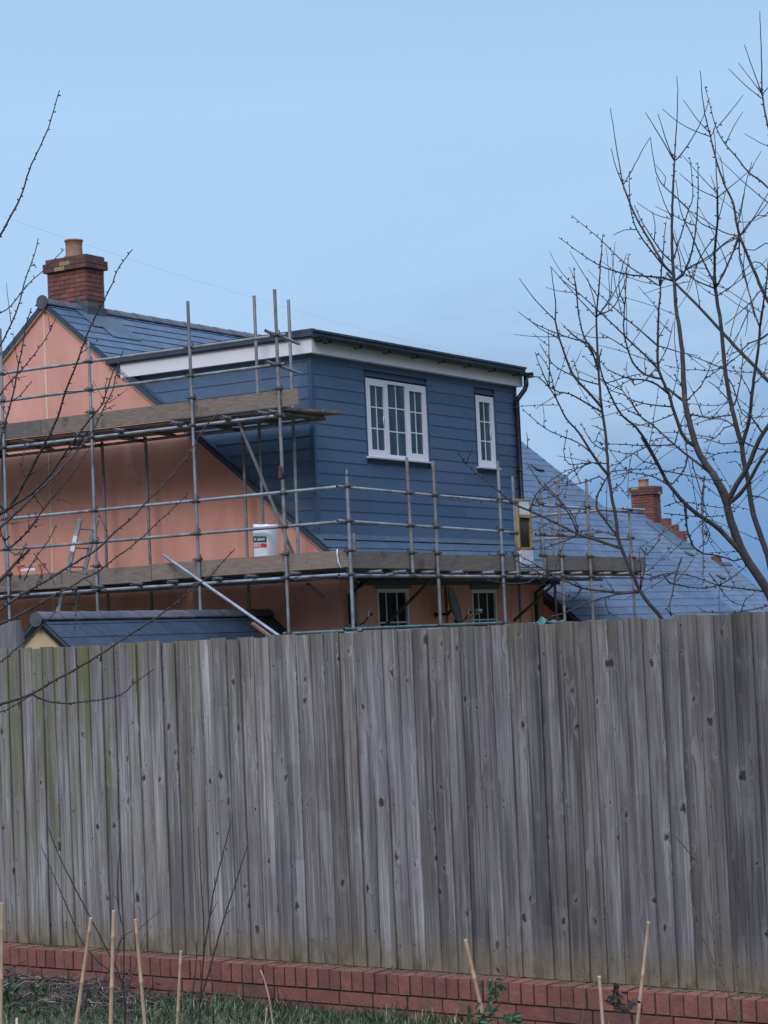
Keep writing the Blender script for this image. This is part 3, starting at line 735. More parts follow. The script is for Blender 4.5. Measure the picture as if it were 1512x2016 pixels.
# the next house of the terrace, its roof a step lower
N2 = dict(xa=6.52, xb=13.5, ry=4.9, rz=-.66 + .82 * 4.9, sl=.82, ye=-2.2)
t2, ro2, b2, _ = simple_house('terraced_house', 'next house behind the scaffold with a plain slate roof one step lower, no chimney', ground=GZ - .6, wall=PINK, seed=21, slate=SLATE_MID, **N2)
def roof_vent(x, y, N_, par, base):
    n = Vector((0, -N_['sl'], 1)); p = pPl(x, y, (N_['xa'], N_['ry'], N_['rz']), n)
    u = Vector((0, 1, N_['sl'])).normalized(); nn = n.normalized(); q = [p + Vector((sx * .14, 0, 0)) + u * sy * .10 for sx, sy in ((-1, -1), (1, -1), (1, 1), (-1, 1))]
    MB().hexa([a + nn * .01 for a in q] + [a + nn * (.05 if k < 2 else .03) for k, a in enumerate(q)]).build('roof_vent', BLACK, par)
roof_vent(1057, 923, N2, ro2, b2)
N3 = dict(xa=15.5, xb=28.0, ry=7.75, rz=.84 + .78 * (7.75 - 6.7), sl=.78, ye=1.6)
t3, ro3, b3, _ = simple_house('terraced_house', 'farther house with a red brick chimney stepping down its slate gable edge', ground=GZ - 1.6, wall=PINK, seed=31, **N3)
roof_vent(1356, 1091, N3, ro3, b3); roof_vent(1419, 1137, N3, ro3, b3)
x1 = N3['xb']; pa = pX(1242, 1020, x1 - .5); pb_ = pX(1306, 1020, x1); pt = pX(1275, 966, x1 - .26); pz = pX(1275, 985, x1)
ya, yb = pb_.y, pa.y; zt = pt.z + .10
ch3 = MB().box((x1 - .44, ya + .065, .9), (x1 - .045, yb - .065, zt - .05)).build('chimney', MORTAR, t3, b3)
cb = brick_box(MB(), (x1 - .5, ya + .05, .9), (x1 - .03, yb - .05, zt - .22), 41)
cb.build('stack_bricks', BRICK, ch3)
cb = brick_box(MB(), (x1 - .54, ya, zt - .22), (x1 + .01, yb, zt), 42, lambda rnd, f, r, q: rnd.uniform(.93, 1) if rnd.random() < .15 else rnd.uniform(0, .4))
cb.build('cap_bricks', BRICK, ch3)
MB().box((x1 - .53, ya + .01, zt - .2), (x1, yb - .01, zt + .01)).build('cap_core', MORTAR, ch3)
pp = pX(1271, 943, x1 - .26)
MB().lathe([(.15, 0), (.14, .1), (.14, pp.z - zt - .03), (.16, pp.z - zt - .02), (.16, pp.z - zt), (.13, pp.z - zt), (.12, .1)], (x1 - .26, (ya + yb) / 2 + .05, zt), 16).build('chimney_pot', POT, ch3)
# stepped brick shoulder and lead below the stack
sh = MB(); zr = lambda y: N3['rz'] - N3['sl'] * (N3['ry'] - y)
for k in range(3):
    y1 = ya - k * .22; brick_box(sh, (x1 - .2, y1 - .22, zr(y1 - .22) - .15), (x1 + .02, y1 + .02, zr(y1) + .15 - .02 * k), 50 + k)
sh.build('stepped_shoulder', BRICK, ch3)
MB().hexa([(x1 - 1.15, ya - 1.0, zr(ya - 1.0) + .02), (x1 - .26, ya - 1.0, zr(ya - 1.0) + .02), (x1 - .26, ya, zr(ya) + .02), (x1 - 1.15, ya, zr(ya) + .02),
           (x1 - 1.15, ya - 1.0, zr(ya - 1.0) + .035), (x1 - .26, ya - 1.0, zr(ya - 1.0) + .035), (x1 - .26, ya, zr(ya) + .035), (x1 - 1.15, ya, zr(ya) + .035)]).build('lead_flashing', LEAD, ro3, None)
N4 = dict(xa=33.0, xb=45.0, ry=12.55, rz=.62, sl=.88, ye=6.5)
t4, ro4, b4, _ = simple_house('terraced_house', 'farthest slate roofed house with one small orange clay terminal on its ridge', ground=GZ - 2.4, wall=PINK, seed=61, **N4)
pv = pY(1410, 1110, 12.55); pv2 = pY(1410, 1095, 12.55)
MB().lathe([(.17, -.25), (.17, pv2.z - pv.z - .03), (.19, pv2.z - pv.z - .02), (.19, pv2.z - pv.z), (.14, pv2.z - pv.z)], (pv.x, 12.55, pv.z), 14).build('ridge_terminal', POT, ro4)

# the low building against the gable, with its own pitched slate roof (its ridge runs from A to B)
A, B = pX(74, 1203, -5.9), Vector((-.08, 0, 0))
B = pY(556, 1203, .95); A.z = B.z = (A.z + B.z) / 2; 
gd = (B - A); gd.z = 0; GL = gd.length; ga = math.atan2(gd.y, gd.x)
garage = thing('outbuilding', 'low outbuilding with cream gable and dark slate roof joining the pink house', 'outbuilding', hw((A.x, A.y, GZ)), YAW_HOUSE + ga)
GR = A.z - GZ - .045; gs = .86; gwid = 2.3
MB().prism([(.06, -gwid + .2, -.4), (.06, gwid - .2, -.4), (.06, gwid - .2, GR - gs * (gwid - .2) - .08), (.06, 0, GR - .08), (.06, -gwid + .2, GR - gs * (gwid - .2) - .08)], (GL - .3, 0, 0)).build('gable_wall', CREAM, garage)
gro = MB(); gro.prism([(0, -gwid, GR - gs * gwid - .012), (0, 0, GR - .012), (0, gwid, GR - gs * gwid - .012), (0, gwid, GR - gs * gwid - .05), (0, 0, GR - .05), (0, -gwid, GR - gs * gwid - .05)], (GL + .05, 0, 0))
gro = gro.build('roof', MEMB, garage)
gsl = slates(MB(), (0, -gwid, GR - gs * gwid), (1, 0, 0), (0, 1, gs), GL + .02, gwid * math.hypot(1, gs), .26, .32, 71)
slates(gsl, (GL + .02, gwid, GR - gs * gwid), (-1, 0, 0), (0, -1, gs), GL + .02, gwid * math.hypot(1, gs), .24, .30, 72)
gsl.build('slates', SLATE_DARK, gro)
ridge_tiles(MB(), (-.02, 0, GR + .05), (GL - .02, 0, GR + .05), gs, .10, .45, seed=73).build('ridge_tiles', RIDGE, gro)
MB().tube([(-.05, 0, GR - .04), (-.015, 0, GR - .04)], .092, 12).build('ridge_end_cap', RIDGE, gro)
bgb = MB(); bgb.prism([(.0, -gwid, GR - gs * gwid - .11), (.0, -gwid, GR - gs * gwid - .052), (.0, 0, GR - .052), (.0, gwid, GR - gs * gwid - .052), (.0, gwid, GR - gs * gwid - .11), (.0, 0, GR - .112)], (.03, 0, 0))
bgb.build('bargeboard', BLACK, garage)
gfl = MB(); 
for sg in (-1, 1):
    gfl.hexa([(GL - .30, 0, GR + .02), (GL + .04, 0, GR + .02), (GL + .04, sg * gwid, GR - gs * gwid + .02), (GL - .30, sg * gwid, GR - gs * gwid + .02),
              (GL - .30, 0, GR + .03), (GL + .04, 0, GR + .14), (GL + .04, sg * gwid, GR - gs * gwid + .14), (GL - .30, sg * gwid, GR - gs * gwid + .03)])
gfl.build('abutment_flashing', LEAD, gro)
def groof(x, y):                                             # height of that roof under a point in house coordinates
    q = Vector((x, y, 0)) - Vector((A.x, A.y, 0)); n = Vector((-gd.y, gd.x, 0)) / GL
    return GZ + GR - gs * abs(q.dot(n))

def between(mb, a, b, w, d, wd=(1, 0, 0)):                    # rectangular bar from a to b
    a, b = Vector(a), Vector(b); u = (b - a).normalized(); s = Vector(wd); s = (s - u * s.dot(u)).normalized(); t = u.cross(s)
    q = [s * (w / 2) * i + t * (d / 2) * j for i, j in ((-1, -1), (1, -1), (1, 1), (-1, 1))]
    return mb.hexa([a + v for v in q] + [b + v for v in q])

# ---------------------------------------------------------------- scaffold round the house (house coordinates)
SB = (-1.45, -1.5, GZ)
sc = house_thing('scaffolding', 'galvanised tube scaffold with timber boards in two lifts round the pink house', 'scaffold', SB)
def part(mb, name, m): return mb.build(name, m, sc, SB)
OX, IX, OY, IY = -1.45, -.37, -1.5, -.60
rs = random.Random(5)
def standard(x, y, z0, z1, old=.3, name='standard', lean=None):
    dx = rs.uniform(-.012, .012) if lean is None else lean
    part(MB().pipe((x - dx, y, z0), (x + dx, y + rs.uniform(-.01, .01), z1)), name, GALV_OLD if rs.random() < old else GALV)
def tube_(a, b, name='ledger', m=None): part(MB().pipe(a, b), name, m or (GALV if rs.random() < .8 else GALV_OLD))
g_p = [(OX, 4.76, GZ, 3.45), (OX, 3.01, GZ, 3.06), (OX, 1.11, groof(OX, 1.11) + .03, 3.42), (OX, -.43, groof(OX, -.43) + .03, 3.40), (OX, -1.5, GZ, .66), (OX, 6.6, GZ, 3.3)]
for x, y, a, b in g_p: standard(x, y, a, b, .25)
for y, b in ((5.77, 1.66), (3.70, 1.66), (2.86, 1.66), (1.02, 1.66)): standard(IX, y, GZ if y > 1.3 else groof(IX, y) + .03, b, .7)
dtop = pX(500, 582, -.45); etop = pX(567, 590, -.45)
standard(-.45, dtop.y, -.60, dtop.z, .9); standard(-.45, etop.y, -.60, etop.z, .5)
f_p = [(.18, OY, -.66, 1.01, .9), (.90, OY, GZ, .99, .4), (2.85, OY, GZ, 1.08, .1), (3.31, OY, -.70, .86, .1), (4.22, OY, -.68, .86, .8),
       (4.85, OY, GZ, .99, .5), (5.87, OY, GZ, .93, .9), (7.50, OY, GZ, .47, .6)]
for x, y, a, b, o in f_p: standard(x, y, a, b, o)
s1 = pY(697, 1050, IY); standard(s1.x, IY, GZ, s1.z, .2)
for xx, zz in ((2.6, -.28), (5.0, .25)): standard(xx, IY, GZ, zz, .6)
q = pY(1082, 957, IY); standard(q.x, IY, GZ, q.z, 1)
# upper lift
o = .05                                                      # rails and ledgers are clamped to the inner side of the standards
tube_((OX + o, 7.2, 2.765), (OX + o, -.56, 2.745)); tube_((OX + o, 7.2, 2.325), (OX + o, -.52, 2.335))
tube_((OX + o, 7.2, 1.605), (OX + o, -.46, 1.612)); tube_((IX - o, 7.2, 1.59), (IX - o, -.50, 1.615), m=GALV_OLD)
for yy, z in ((etop.y - .10, 2.80), (etop.y - .10, 2.36)):
    a, b = pY(458, 657 if z > 2.5 else 716, .45), pY(581, 678 if z > 2.5 else 733, -.02)
    tube_((-1.62, -.36, a.z * 0 + z + .0), (-.30, -.02, z - .02), 'return_rail')
tr = [5.9, 4.9, 4.25, 3.2, 2.45, 1.35, .48, -.18, -.36]
for y in tr: tube_((OX - .17 + rs.uniform(-.05, .03), y, 1.662), (-.14 if y > .2 else -.26, y, 1.662), 'transom', GALV_OLD)
bd = MB()
def board(x0, x1, ya, yb, z, name='deck_board', th=.038, tone=None):
    part(MB().box((x0, ya, z), (x1, yb, z + th), rs.uniform(.1, .8) if tone is None else tone), name, PLANK)
for k in range(5):
    x0 = OX + .085 + k * .240
    e = pX(600 + k * 16, 806, x0).y
    board(x0, x0 + .225, -.50 - .045 * k, 3.35 + .02 * k, 1.690); board(x0, x0 + .225, 3.37 + .02 * k, 7.0, 1.690)
board(OX + .035, OX + .073, -.72, 1.05, 1.735, 'toe_board', .235, .62); board(OX + .035, OX + .073, 1.06, 4.02, 1.735, 'toe_board', .235, .55); board(OX + .035, OX + .073, 4.03, 7.0, 1.735, 'toe_board', .235, .05)
# lower lift, gable side
tube_((OX + o, 7.2, .50), (OX + o, -1.52, .53)); tube_((OX + o, 7.2, .035), (OX + o, -1.50, .045))
tube_((OX + o, 7.2, -.675), (OX + o, -1.40, -.685)); tube_((IX - o, 7.2, -.68), (IX - o, -1.55, -.69), m=GALV_OLD)
for y in (5.7, 4.4, 3.45, 2.95, 2.2, 1.55, .75, .15, -.60): tube_((OX - .16 + rs.uniform(-.06, .04), y, -.628), (-.10, y, -.628), 'transom', GALV_OLD)
for k in range(5):
    x0 = OX + .085 + k * .242
    board(x0, x0 + .225, -1.45 + .01 * k, 2.3, -.602); board(x0, x0 + .225, 2.33, 7.0, -.602)
board(OX + .035, OX + .073, -1.44, 2.0, -.585, 'toe_board', .235, .75); board(OX + .035, OX + .073, 2.01, 3.72, -.60, 'toe_board', .235, .5); board(OX + .035, OX + .073, 3.73, 7.0, -.605, 'toe_board', .235, .4)
# lower lift, front side
tube_((OX - .17, OY + o, .515), (3.50, OY + o, .455)); tube_((OX - .20, OY + o, .045), (3.45, OY + o, -.02))
tube_((4.05, OY + o, .44), (7.65, OY + o, .43)); tube_((4.08, OY + o, -.03), (7.6, OY + o, -.05)); tube_((7.2, OY - .01, .47), (8.05, OY - .01, .47))
tube_((OX - .22, OY + o, -.705), (8.05, OY + o, -.715)); tube_((OX - .1, IY - o, -.70), (8.0, IY - o, -.71), m=GALV_OLD)
for x in (-.9, -.25, .55, 1.35, 2.3, 3.1, 3.9, 4.55, 5.25, 6.3, 7.0, 7.85): tube_((x, OY - .16, -.655), (x, -.42, -.655), 'transom', GALV_OLD)
for k in range(4):
    y0 = OY + .08 + k * .242
    board(OX + .45 if k else OX + 1.2, 3.4 + .2 * k, y0, y0 + .225, -.628); board(3.45 + .2 * k, 8.02, y0, y0 + .225, -.628)
board(OX + .04, .92, OY + .032, OY + .070, -.60, 'toe_board', .235, .35); board(.93, 3.47, OY + .032, OY + .070, -.625, 'toe_board', .235, .3); board(4.42, 8.07, OY + .032, OY + .070, -.60, 'toe_board', .235, .28)
# return on the right-hand end
tube_((5.92, OY - .2, .385), (5.92, -.30, .375), 'return_rail', GALV_OLD); tube_((5.92, OY - .05, -.02), (5.92, -.40, -.03), 'return_rail', GALV_OLD)
# lowest ledgers, just over the fence
GREENISH = mat('green_painted_steel', (0.12, 0.20, 0.20), .5, metal=.3, var=.3, scale=8)
tube_((OX + o, -.30, -1.462), (OX + o, -1.62, -1.462), 'ledger', GREENISH); tube_((OX - .15, OY + o, -1.44), (3.0, OY + o, -1.425), 'ledger', GREENISH)
tube_((OX - .30, OY - .04, -1.50), (1.0, OY - .04, -1.485), 'ledger', GALV)
# braces
tube_(pX(322, 1093, -1.50), pX(552, 1254, -2.35), 'brace', GALV)
a = pX(323, 1094, -1.50)
part(MB().tube([a, a + (pX(552, 1254, -2.35) - a).normalized() * .18], .0252, 10), 'painted_end', WHITE)
tube_(pX(466, 822, -1.36), pX(577, 1090, -.62), 'brace', GALV_OLD)
tube_(pY(850, 1140, OY + .1), pY(758, 1232, -.50), 'brace', RUST); tube_(pY(1096, 1145, OY + .1), pY(1012, 1222, -.5), 'brace', RUST)
tube_(pX(606, 1150, -.9), pX(637, 1175, -.3), 'brace', GALV_OLD)
a, b = pX(497, 1227, -2.0), pX(545, 1262, -2.15)
part(between(MB(), a, b, .03, .05, (0, 0, 1)), 'timber_prop', TIMBER)
# a white tie hanging over the toe board by the corner
a = pX(664, 1084, OX - .01)
part(MB().tube([a + Vector((0, 0, .02)), a + Vector((-.012, -.004, -.06)), a + Vector((-.006, -.015, -.16)), a + Vector((-.01, -.06, -.245))], .009, 6), 'strap', WHITE)
part(MB().tube([(OX, -1.5, .655), (OX + .004, -1.503, .71), (OX + .014, -1.50, .755)], [.016, .013, .005], 6), 'standard_tip', GALV_OLD)
# couplers: one mesh per orientation, copied
def coupler_mesh(along):
    b = MB(); b.tube([(0, 0, -.024), (0, 0, .024)], .031, 10)
    ax = Vector((0, 1, 0)) if along == 'Y' else Vector((1, 0, 0)); off = Vector((.05, 0, 0)) if along == 'Y' else Vector((0, .05, 0))
    b.tube([off - ax * .024, off + ax * .024], .031, 10)
    b.tube([-off * .5 + ax * .036 + Vector((0, 0, -.035)), -off * .5 + ax * .036 + Vector((0, 0, .040))], .0085, 6)
    b.tube([-off * .9 + ax * .02, -off * .9 + ax * .075], .011, 6)
    b.tube([off + Vector((0, 0, .03)) - ax * .02, off + Vector((0, 0, .075)) + ax * .0], .0085, 6)
    return b
cpl = {k: part(coupler_mesh(k), 'coupler', RUST) for k in 'YX'}
used = set(); MUD = GALV_OLD
def couple(k, p):
    if k in used:
        c = cpl[k].copy(); C.objects.link(c); c.parent = sc
    else: c = cpl[k]; used.add(k)
    c.location = Vector(p) - Vector(SB)
for (x, y, a, b) in g_p[:4]:
    for z in (2.75, 2.33, 1.61, .51, .04, -.68):
        if a < z < b: couple('Y', (x, y, z))
    couple('Y', (x, y, 1.99 + rs.uniform(-.02, .02))); couple('Y', (x, y, -.34 + rs.uniform(-.02, .02)))
for z in (.525, .045, -.69, -.36): couple('X', (OX, OY, z))
for y in (5.77, 3.70, 2.86, 1.02): couple('Y', (IX - .1, y, 1.60))
for (x, y, a, b, _) in f_p:
    for z in ((.49, .46)[x > 3], (.02, -.03)[x > 3], -.71, -.37):
        if a - .05 < z < b: couple('X', (x, y, z))
couple('Y', (OX, -.43, -1.462)); couple('X', (.9, OY, -1.435)); couple('X', (2.85, OY, -1.43)); couple('X', (OX, OY, -1.45))
cs = MB().tube([(0, 0, -.10), (0, 0, .10)], .031, 10).box((-.045, -.02, -.08), (-.02, .03, .08))
ps = pX(555, 930, OX); o_ = part(cs, 'sleeve_coupler', RUST); o_.location = Vector((OX, ps.y, ps.z)) - Vector(SB)
for yy in (5.7, 4.4, 3.45, 2.2, 1.55, .75): couple('Y', (OX + .02, yy, -.645))
for yy in (4.9, 3.2, 2.45, 1.35, .48): couple('Y', (OX + .02, yy, 1.64))

# ---------------------------------------------------------------- things on the scaffold
# sack of render: its printed face looks out over the toe board (local x = along the deck to the right, y = into the deck)
sp = pX(521, 1090, -1.12); sack_o = hw((-1.12, sp.y, -.562))
sack = thing('building_sack', 'white plastic sack printed with green and red bands, standing on the lower scaffold boards', 'sack', sack_o, YAW_HOUSE - math.pi / 2)
sack.rotation_euler = (0, math.radians(4), YAW_HOUSE - math.pi / 2)
b = MB(); rings = []
ns = 28; prof = [(0.0, .165, .12), (.025, .182, .14), (.15, .190, .150), (.32, .200, .155), (.46, .212, .155), (.56, .220, .150), (.63, .225, .145), (.675, .228, .140)]
for zi, (z, wx, wy) in enumerate(prof):
    for k in range(ns):
        a = 2 * math.pi * k / ns; ca, sa = math.cos(a), math.sin(a)
        e = .62
        xx = math.copysign(abs(ca) ** e, ca) * wx * .76; yy = math.copysign(abs(sa) ** (e + .2), sa) * wy
        w = mnoise.noise(Vector((xx * 9, yy * 9, z * 8))) * .010
        b.v.append(Vector((xx * (1 + w) + .03 * z * (1 if ca > 0 else .5), yy + w - .05 * z, z + .004 * math.sin(k * 1.7) * (zi > 5)))); b.t.append(.5)
for j in range(len(prof) - 1):
    for k in range(ns):
        k2 = (k + 1) % ns; b.f.append((j * ns + k, j * ns + k2, (j + 1) * ns + k2, (j + 1) * ns + k)); b.sm.append(True)
b.f.append(tuple(range(ns))[::-1]); b.sm.append(False)
for j, (sc_, dz_) in enumerate(((.93, -.004), (.88, -.16))):          # the open mouth and the inside
    for k in range(ns):
        q = b.v[(len(prof) - 1) * ns + k]; b.v.append(Vector((q.x * sc_, q.y * sc_, q.z + dz_))); b.t.append(.5)
m0 = (len(prof) - 1) * ns
for j in range(2):
    for k in range(ns):
        k2 = (k + 1) % ns; b.f.append((m0 + j * ns + k, m0 + j * ns + k2, m0 + (j + 1) * ns + k2, m0 + (j + 1) * ns + k)); b.sm.append(False)
b.f.append(tuple(m0 + 2 * ns + k for k in range(ns))); b.sm.append(False)
b.build('bag', SACK, sack)
def facey(z): 
    for (z0, _, w0), (z1, _, w1) in zip(prof, prof[1:]):
        if z0 <= z <= z1: return -(w0 + (w1 - w0) * (z - z0) / (z1 - z0)) - .05 * z
    return -.02
def halfw(z):
    for (z0, w0, _), (z1, w1, _) in zip(prof, prof[1:]):
        if z0 <= z <= z1: return (w0 + (w1 - w0) * (z - z0) / (z1 - z0)) * .76
    return .16
def print_patch(x0, x1, z0, z1, m, name, parent, off=.006):      # ink lying on the rounded face
    q = MB(); nu, nv = 9, 5; vs = []
    for lay in (0, .003):
        for j in range(nv):
            z = z0 + (z1 - z0) * j / (nv - 1)
            for i in range(nu):
                x = x0 + (x1 - x0) * i / (nu - 1); c = min(.97, abs(x) / halfw(z)) ** 1.61; sn = math.sqrt(1 - c * c) ** .82
                vs.append((x + .02 * z, (facey(z) + .05 * z) * sn - .05 * z - off + lay, z))
    N_ = nu * nv; fs = []
    for j in range(nv - 1):
        for i in range(nu - 1):
            k = j * nu + i; fs += [(k, k + 1, k + nu + 1, k + nu), (N_ + k + 1, N_ + k, N_ + k + nu, N_ + k + nu + 1)]
    return q.add(vs, fs).build(name, m, parent)
band = print_patch(-.120, .115, .42, .505, GREENINK, 'green_band', sack)
print_patch(.035, .115, .352, .405, REDINK, 'red_band', sack); print_patch(-.120, .025, .348, .405, PALEINK, 'pale_red_band', sack)
def text_mesh(s, size, name, m, parent, pos, rot):
    cu = bpy.data.curves.new(name, 'FONT'); cu.body = s; cu.size = size; cu.extrude = .001; cu.align_x = 'LEFT'; cu.offset = .0015
    tmp = bpy.data.objects.new(name, cu); C.objects.link(tmp)
    me = bpy.data.meshes.new_from_object(tmp.evaluated_get(bpy.context.evaluated_depsgraph_get()))
    bpy.data.objects.remove(tmp); o = bpy.data.objects.new(name, me); C.objects.link(o); me.materials.clear(); me.materials.append(m)
    o.parent = parent; o.location = pos; o.rotation_euler = rot
    return o
text_mesh('SI GRAY', .052, 'printed_word', WHITEINK, band, (-.068, facey(.46) - .0125, .443), (math.radians(99), 0, 0))

# ladder through the decks
la, lb = pX(112, 1215, -1.20), pX(158, 1022, -1.20); lb0 = Vector((-.84, lb.y - .02, lb.z + .0)); la0 = Vector((-.84, la.y, la.z))
dl = (lb - la).normalized(); k_ = (GZ + .02 - la.z) / dl.z; la = la + dl * k_; la0 = la0 + dl * k_
lad = house_thing('ladder', 'grey aluminium ladder rising through the lower scaffold boards beside a standard', 'ladder', (la.x, la.y, GZ))
LB = (la.x, la.y, GZ)
between(MB(), la, lb, .030, .075).build('stile', ALU, lad, LB); between(MB(), la0, lb0, .030, .075).build('stile', ALU, lad, LB)
n = int((lb - la).length / .30)
r0 = pX(157, 1043, -1.20); d0 = (r0 - la).dot(dl) % .30
for k in range(n + 1):
    p = la + dl * (d0 + k * .30)
    if d0 + k * .30 < (lb - la).length - .03: MB().tube([p, Vector((-.84, p.y, p.z))], .013, 8).build('rung', ALU, lad, LB)
pl = la + dl * ((pX(150, 1055, -1.2) - la).dot(dl)); pm = la + dl * ((pX(141, 1085, -1.2) - la).dot(dl))
wl2 = between(MB(), pl, pm, .034, .079); wl2.build('white_sticker', WHITE, lad, LB)

# pale tray and orange grips on the left toe board
tp = pX(54, 1119, OX + .05); tray = house_thing('tool_tray', 'white plastic tray with a toothed rim on the toe board at the left', 'tray', (OX + .054, tp.y, tp.z - .04))
b = MB(); L_ = .17
b.box((-.018, -L_, -.005), (.05, L_, .008)); b.box((-.022, -L_, .008), (-.012, L_, .04)); b.box((.04, -L_, .008), (.05, L_, .04)); b.box((-.012, -L_, .008), (.04, -L_ + .01, .04)); b.box((-.012, L_ - .01, .008), (.04, L_, .04))
b.build('tray_body', WHITE, tray)
te = MB()
for k in range(9): te.box((-.021, -L_ + .012 + k * .037, .0405), (-.013, -L_ + .026 + k * .037, .062))
te.build('toothed_rim', DEAD, tray)
def grip(px, py, label, h):
    p = pX(px, py, OX); t = house_thing('clamp', label, 'clamp', (OX + .032, p.y, p.z), 'orange clamps on the left toe board')
    between(MB(), (-.012, .025, h), (-.012, 0, -h), .04, .02, (0, 1, 0)).build('bar', ORANGE, t)
    MB().box((-.03, -.045, h - .015), (.06, .045, h + .012)).build('jaw', ORANGE, t)
    MB().tube([(-.03, 0, -h * .4), (-.03, 0, -h - .03)], .018, 8).build('handle', ORANGE, t)
grip(37, 1123, 'orange clamp at the left end of the white tray, tucked behind a standard', .07); grip(79, 1122, 'orange clamp just right of the white tray on the toe board', .085)

# yellow mesh guard standing where the front toe board is interrupted
ga_, gb_ = pY(1016, 982, -1.05), pY(1050, 1108, -1.05)
gx0, gx1, gz0, gz1 = ga_.x, gb_.x - .03, gb_.z - .02, ga_.z
guard = house_thing('mesh_guard', 'narrow yellow framed mesh guard with white end panels on the front scaffold', 'guard', (gx0, -1.05, gz0))
H_, W_ = gz1 - gz0, gx1 - gx0
fr = MB(); fr.box((0, -.025, .22), (.035, .025, H_)); fr.box((W_ - .05, -.025, .22), (W_, .025, H_)); fr.box((.055, -.025, H_ - .03), (W_ - .055, .025, H_)); fr.box((.055, -.025, H_ - .30), (W_ - .055, .025, H_ - .25)); fr.box((0, -.025, .22), (W_, .025, .27))
fr.build('frame', YELLOW, guard)
MB().box((.056, -.02, H_ - .249), (W_ - .056, .02, H_ - .031)).build('top_panel', WHITE, guard)
MB().box((.015, -.03, 0), (W_ - .01, .03, .219)).build('lower_panel', WHITE, guard)
mm = MB()
for k in range(1, 8): mm.tube([(.055 + (W_ - .11) * k / 8, 0, .27), (.055 + (W_ - .11) * k / 8, 0, H_ - .30)], .006, 5)
for k in range(1, 15): mm.tube([(.055, .008, .27 + (H_ - .57) * k / 15), (W_ - .055, .008, .27 + (H_ - .57) * k / 15)], .006, 5)
mm.build('mesh', RUST, guard)
MB().box((.056, .015, .271), (W_ - .056, .02, H_ - .301)).build('backing', TIMBER, guard)

# wall-mounted things on the front of the house
dc = pY(891, 1193, -.75); dish = house_thing('satellite_dish', 'grey satellite dish on the pink wall between the two lower windows', 'satellite dish', (dc.x - .25, -.40, dc.z))
ds = MB(); aim = Vector((.32, -.98, .28)).normalized(); s_ = aim.cross(Vector((0, 0, 1))).normalized(); u_ = s_.cross(aim); c0 = Vector((.25, -.35, 0)); nn = 24; o_ = []
for side_ in (0, .012):
    for rr in (0, .12, .22, .30):
        for k in range(nn):
            an = 2 * math.pi * k / nn; o_.append(c0 + s_ * rr * .88 * math.cos(an) + u_ * rr * math.sin(an) + aim * (rr * rr * .9 + side_ - .04))
fs = []
for sd_ in (0, 1):
    for j in range(3):
        for k in range(nn):
            a_ = sd_ * 4 * nn + j * nn; k2 = (k + 1) % nn; f = (a_ + k, a_ + k2, a_ + nn + k2, a_ + nn + k); fs.append(f if sd_ else f[::-1])
for k in range(nn): fs.append((3 * nn + k, 3 * nn + (k + 1) % nn, 7 * nn + (k + 1) % nn, 7 * nn + k))
ds.add(o_, fs, .5, True); ds.build('reflector', DISH, dish)
MB().tube([c0 - aim * .05 - u_ * .05, c0 - aim * .10 - u_ * .1, (.30, -.06, -.12), (.30, 0, -.12)], .022, 8).build('bracket', BLACK, dish)
lnb = c0 + aim * .42 - u_ * .22
MB().tube([c0 - u_ * .28 - aim * .01, lnb], .012, 6).build('feed_arm', GALV_OLD, dish)
MB().tube([lnb, lnb - (lnb - c0).normalized() * .11], [.034, .028], 8).build('receiver_head', GALV, dish)
MB().box((.27, -.008, -.17), (.33, .002, -.08)).build('wall_plate', BLACK, dish)
def wall_lamp(px, py, label):
    p = pY(px, py, -.62); t = house_thing('wall_light', label, 'wall light', (p.x - .02, -.40, p.z - .06), 'swan neck lights on the front wall')
    MB().tube([(-.05, 0, -.10), (-.05, -.06, -.11), (-.03, -.16, -.07), (0, -.21, .02)], .011, 6).build('arm', BLACK, t)
    MB().tube([(0, -.20, .02), (.02, -.235, .07)], [.03, .055], 10).build('lamp_head', BLACK, t)
    MB().tube([(-.03, -.225, .005), (-.03, -.235, .105)], .021, 8).build('lamp_glass', WHITE, t)
    MB().box((-.085, -.012, -.14), (-.015, .002, -.06)).build('wall_plate', BLACK, t)
wall_lamp(728, 1207, 'small white wall light on a bent arm left of the lower left window')
wall_lamp(924, 1203, 'small white wall light between the satellite dish and the right lower window')
# crumpled teal sheet bunched on the lower scaffold by the fence top
tsp = pY(1085, 1216, OY - .1); sheet = MB(); nu, nv = 26, 7
L0 = pY(1040, 1222, OY - .1); L1 = pY(1112, 1218, OY - .1)
for j in range(nv):
    for i in range(nu):
        f = i / (nu - 1); p = L0.lerp(L1, f); w = mnoise.noise(Vector((f * 9, j * .8, 3.3))); w2 = mnoise.noise(Vector((f * 6, j * .5, 8.1)))
        sheet.v.append(Vector((p.x, p.y - .06 + j * .035 + .05 * w, p.z - .06 + .10 * w2 + .055 * math.exp(-((f - .45) / .14) ** 2) * (1 - abs(j - 3) / 4)))); sheet.t.append(.5)
for j in range(nv - 1):
    for i in range(nu - 1): sheet.f.append((j * nu + i, j * nu + i + 1, (j + 1) * nu + i + 1, (j + 1) * nu + i)); sheet.sm.append(True)
tt = house_thing('plastic_sheet', 'crumpled teal plastic sheeting bunched behind the fence top by the scaffold', 'sheeting', (tsp.x, OY, L0.z - .1))
so_ = sheet.build('sheet', TEAL, tt, (tsp.x, OY, L0.z - .1)); md = so_.modifiers.new('thick', 'SOLIDIFY'); md.thickness = .004

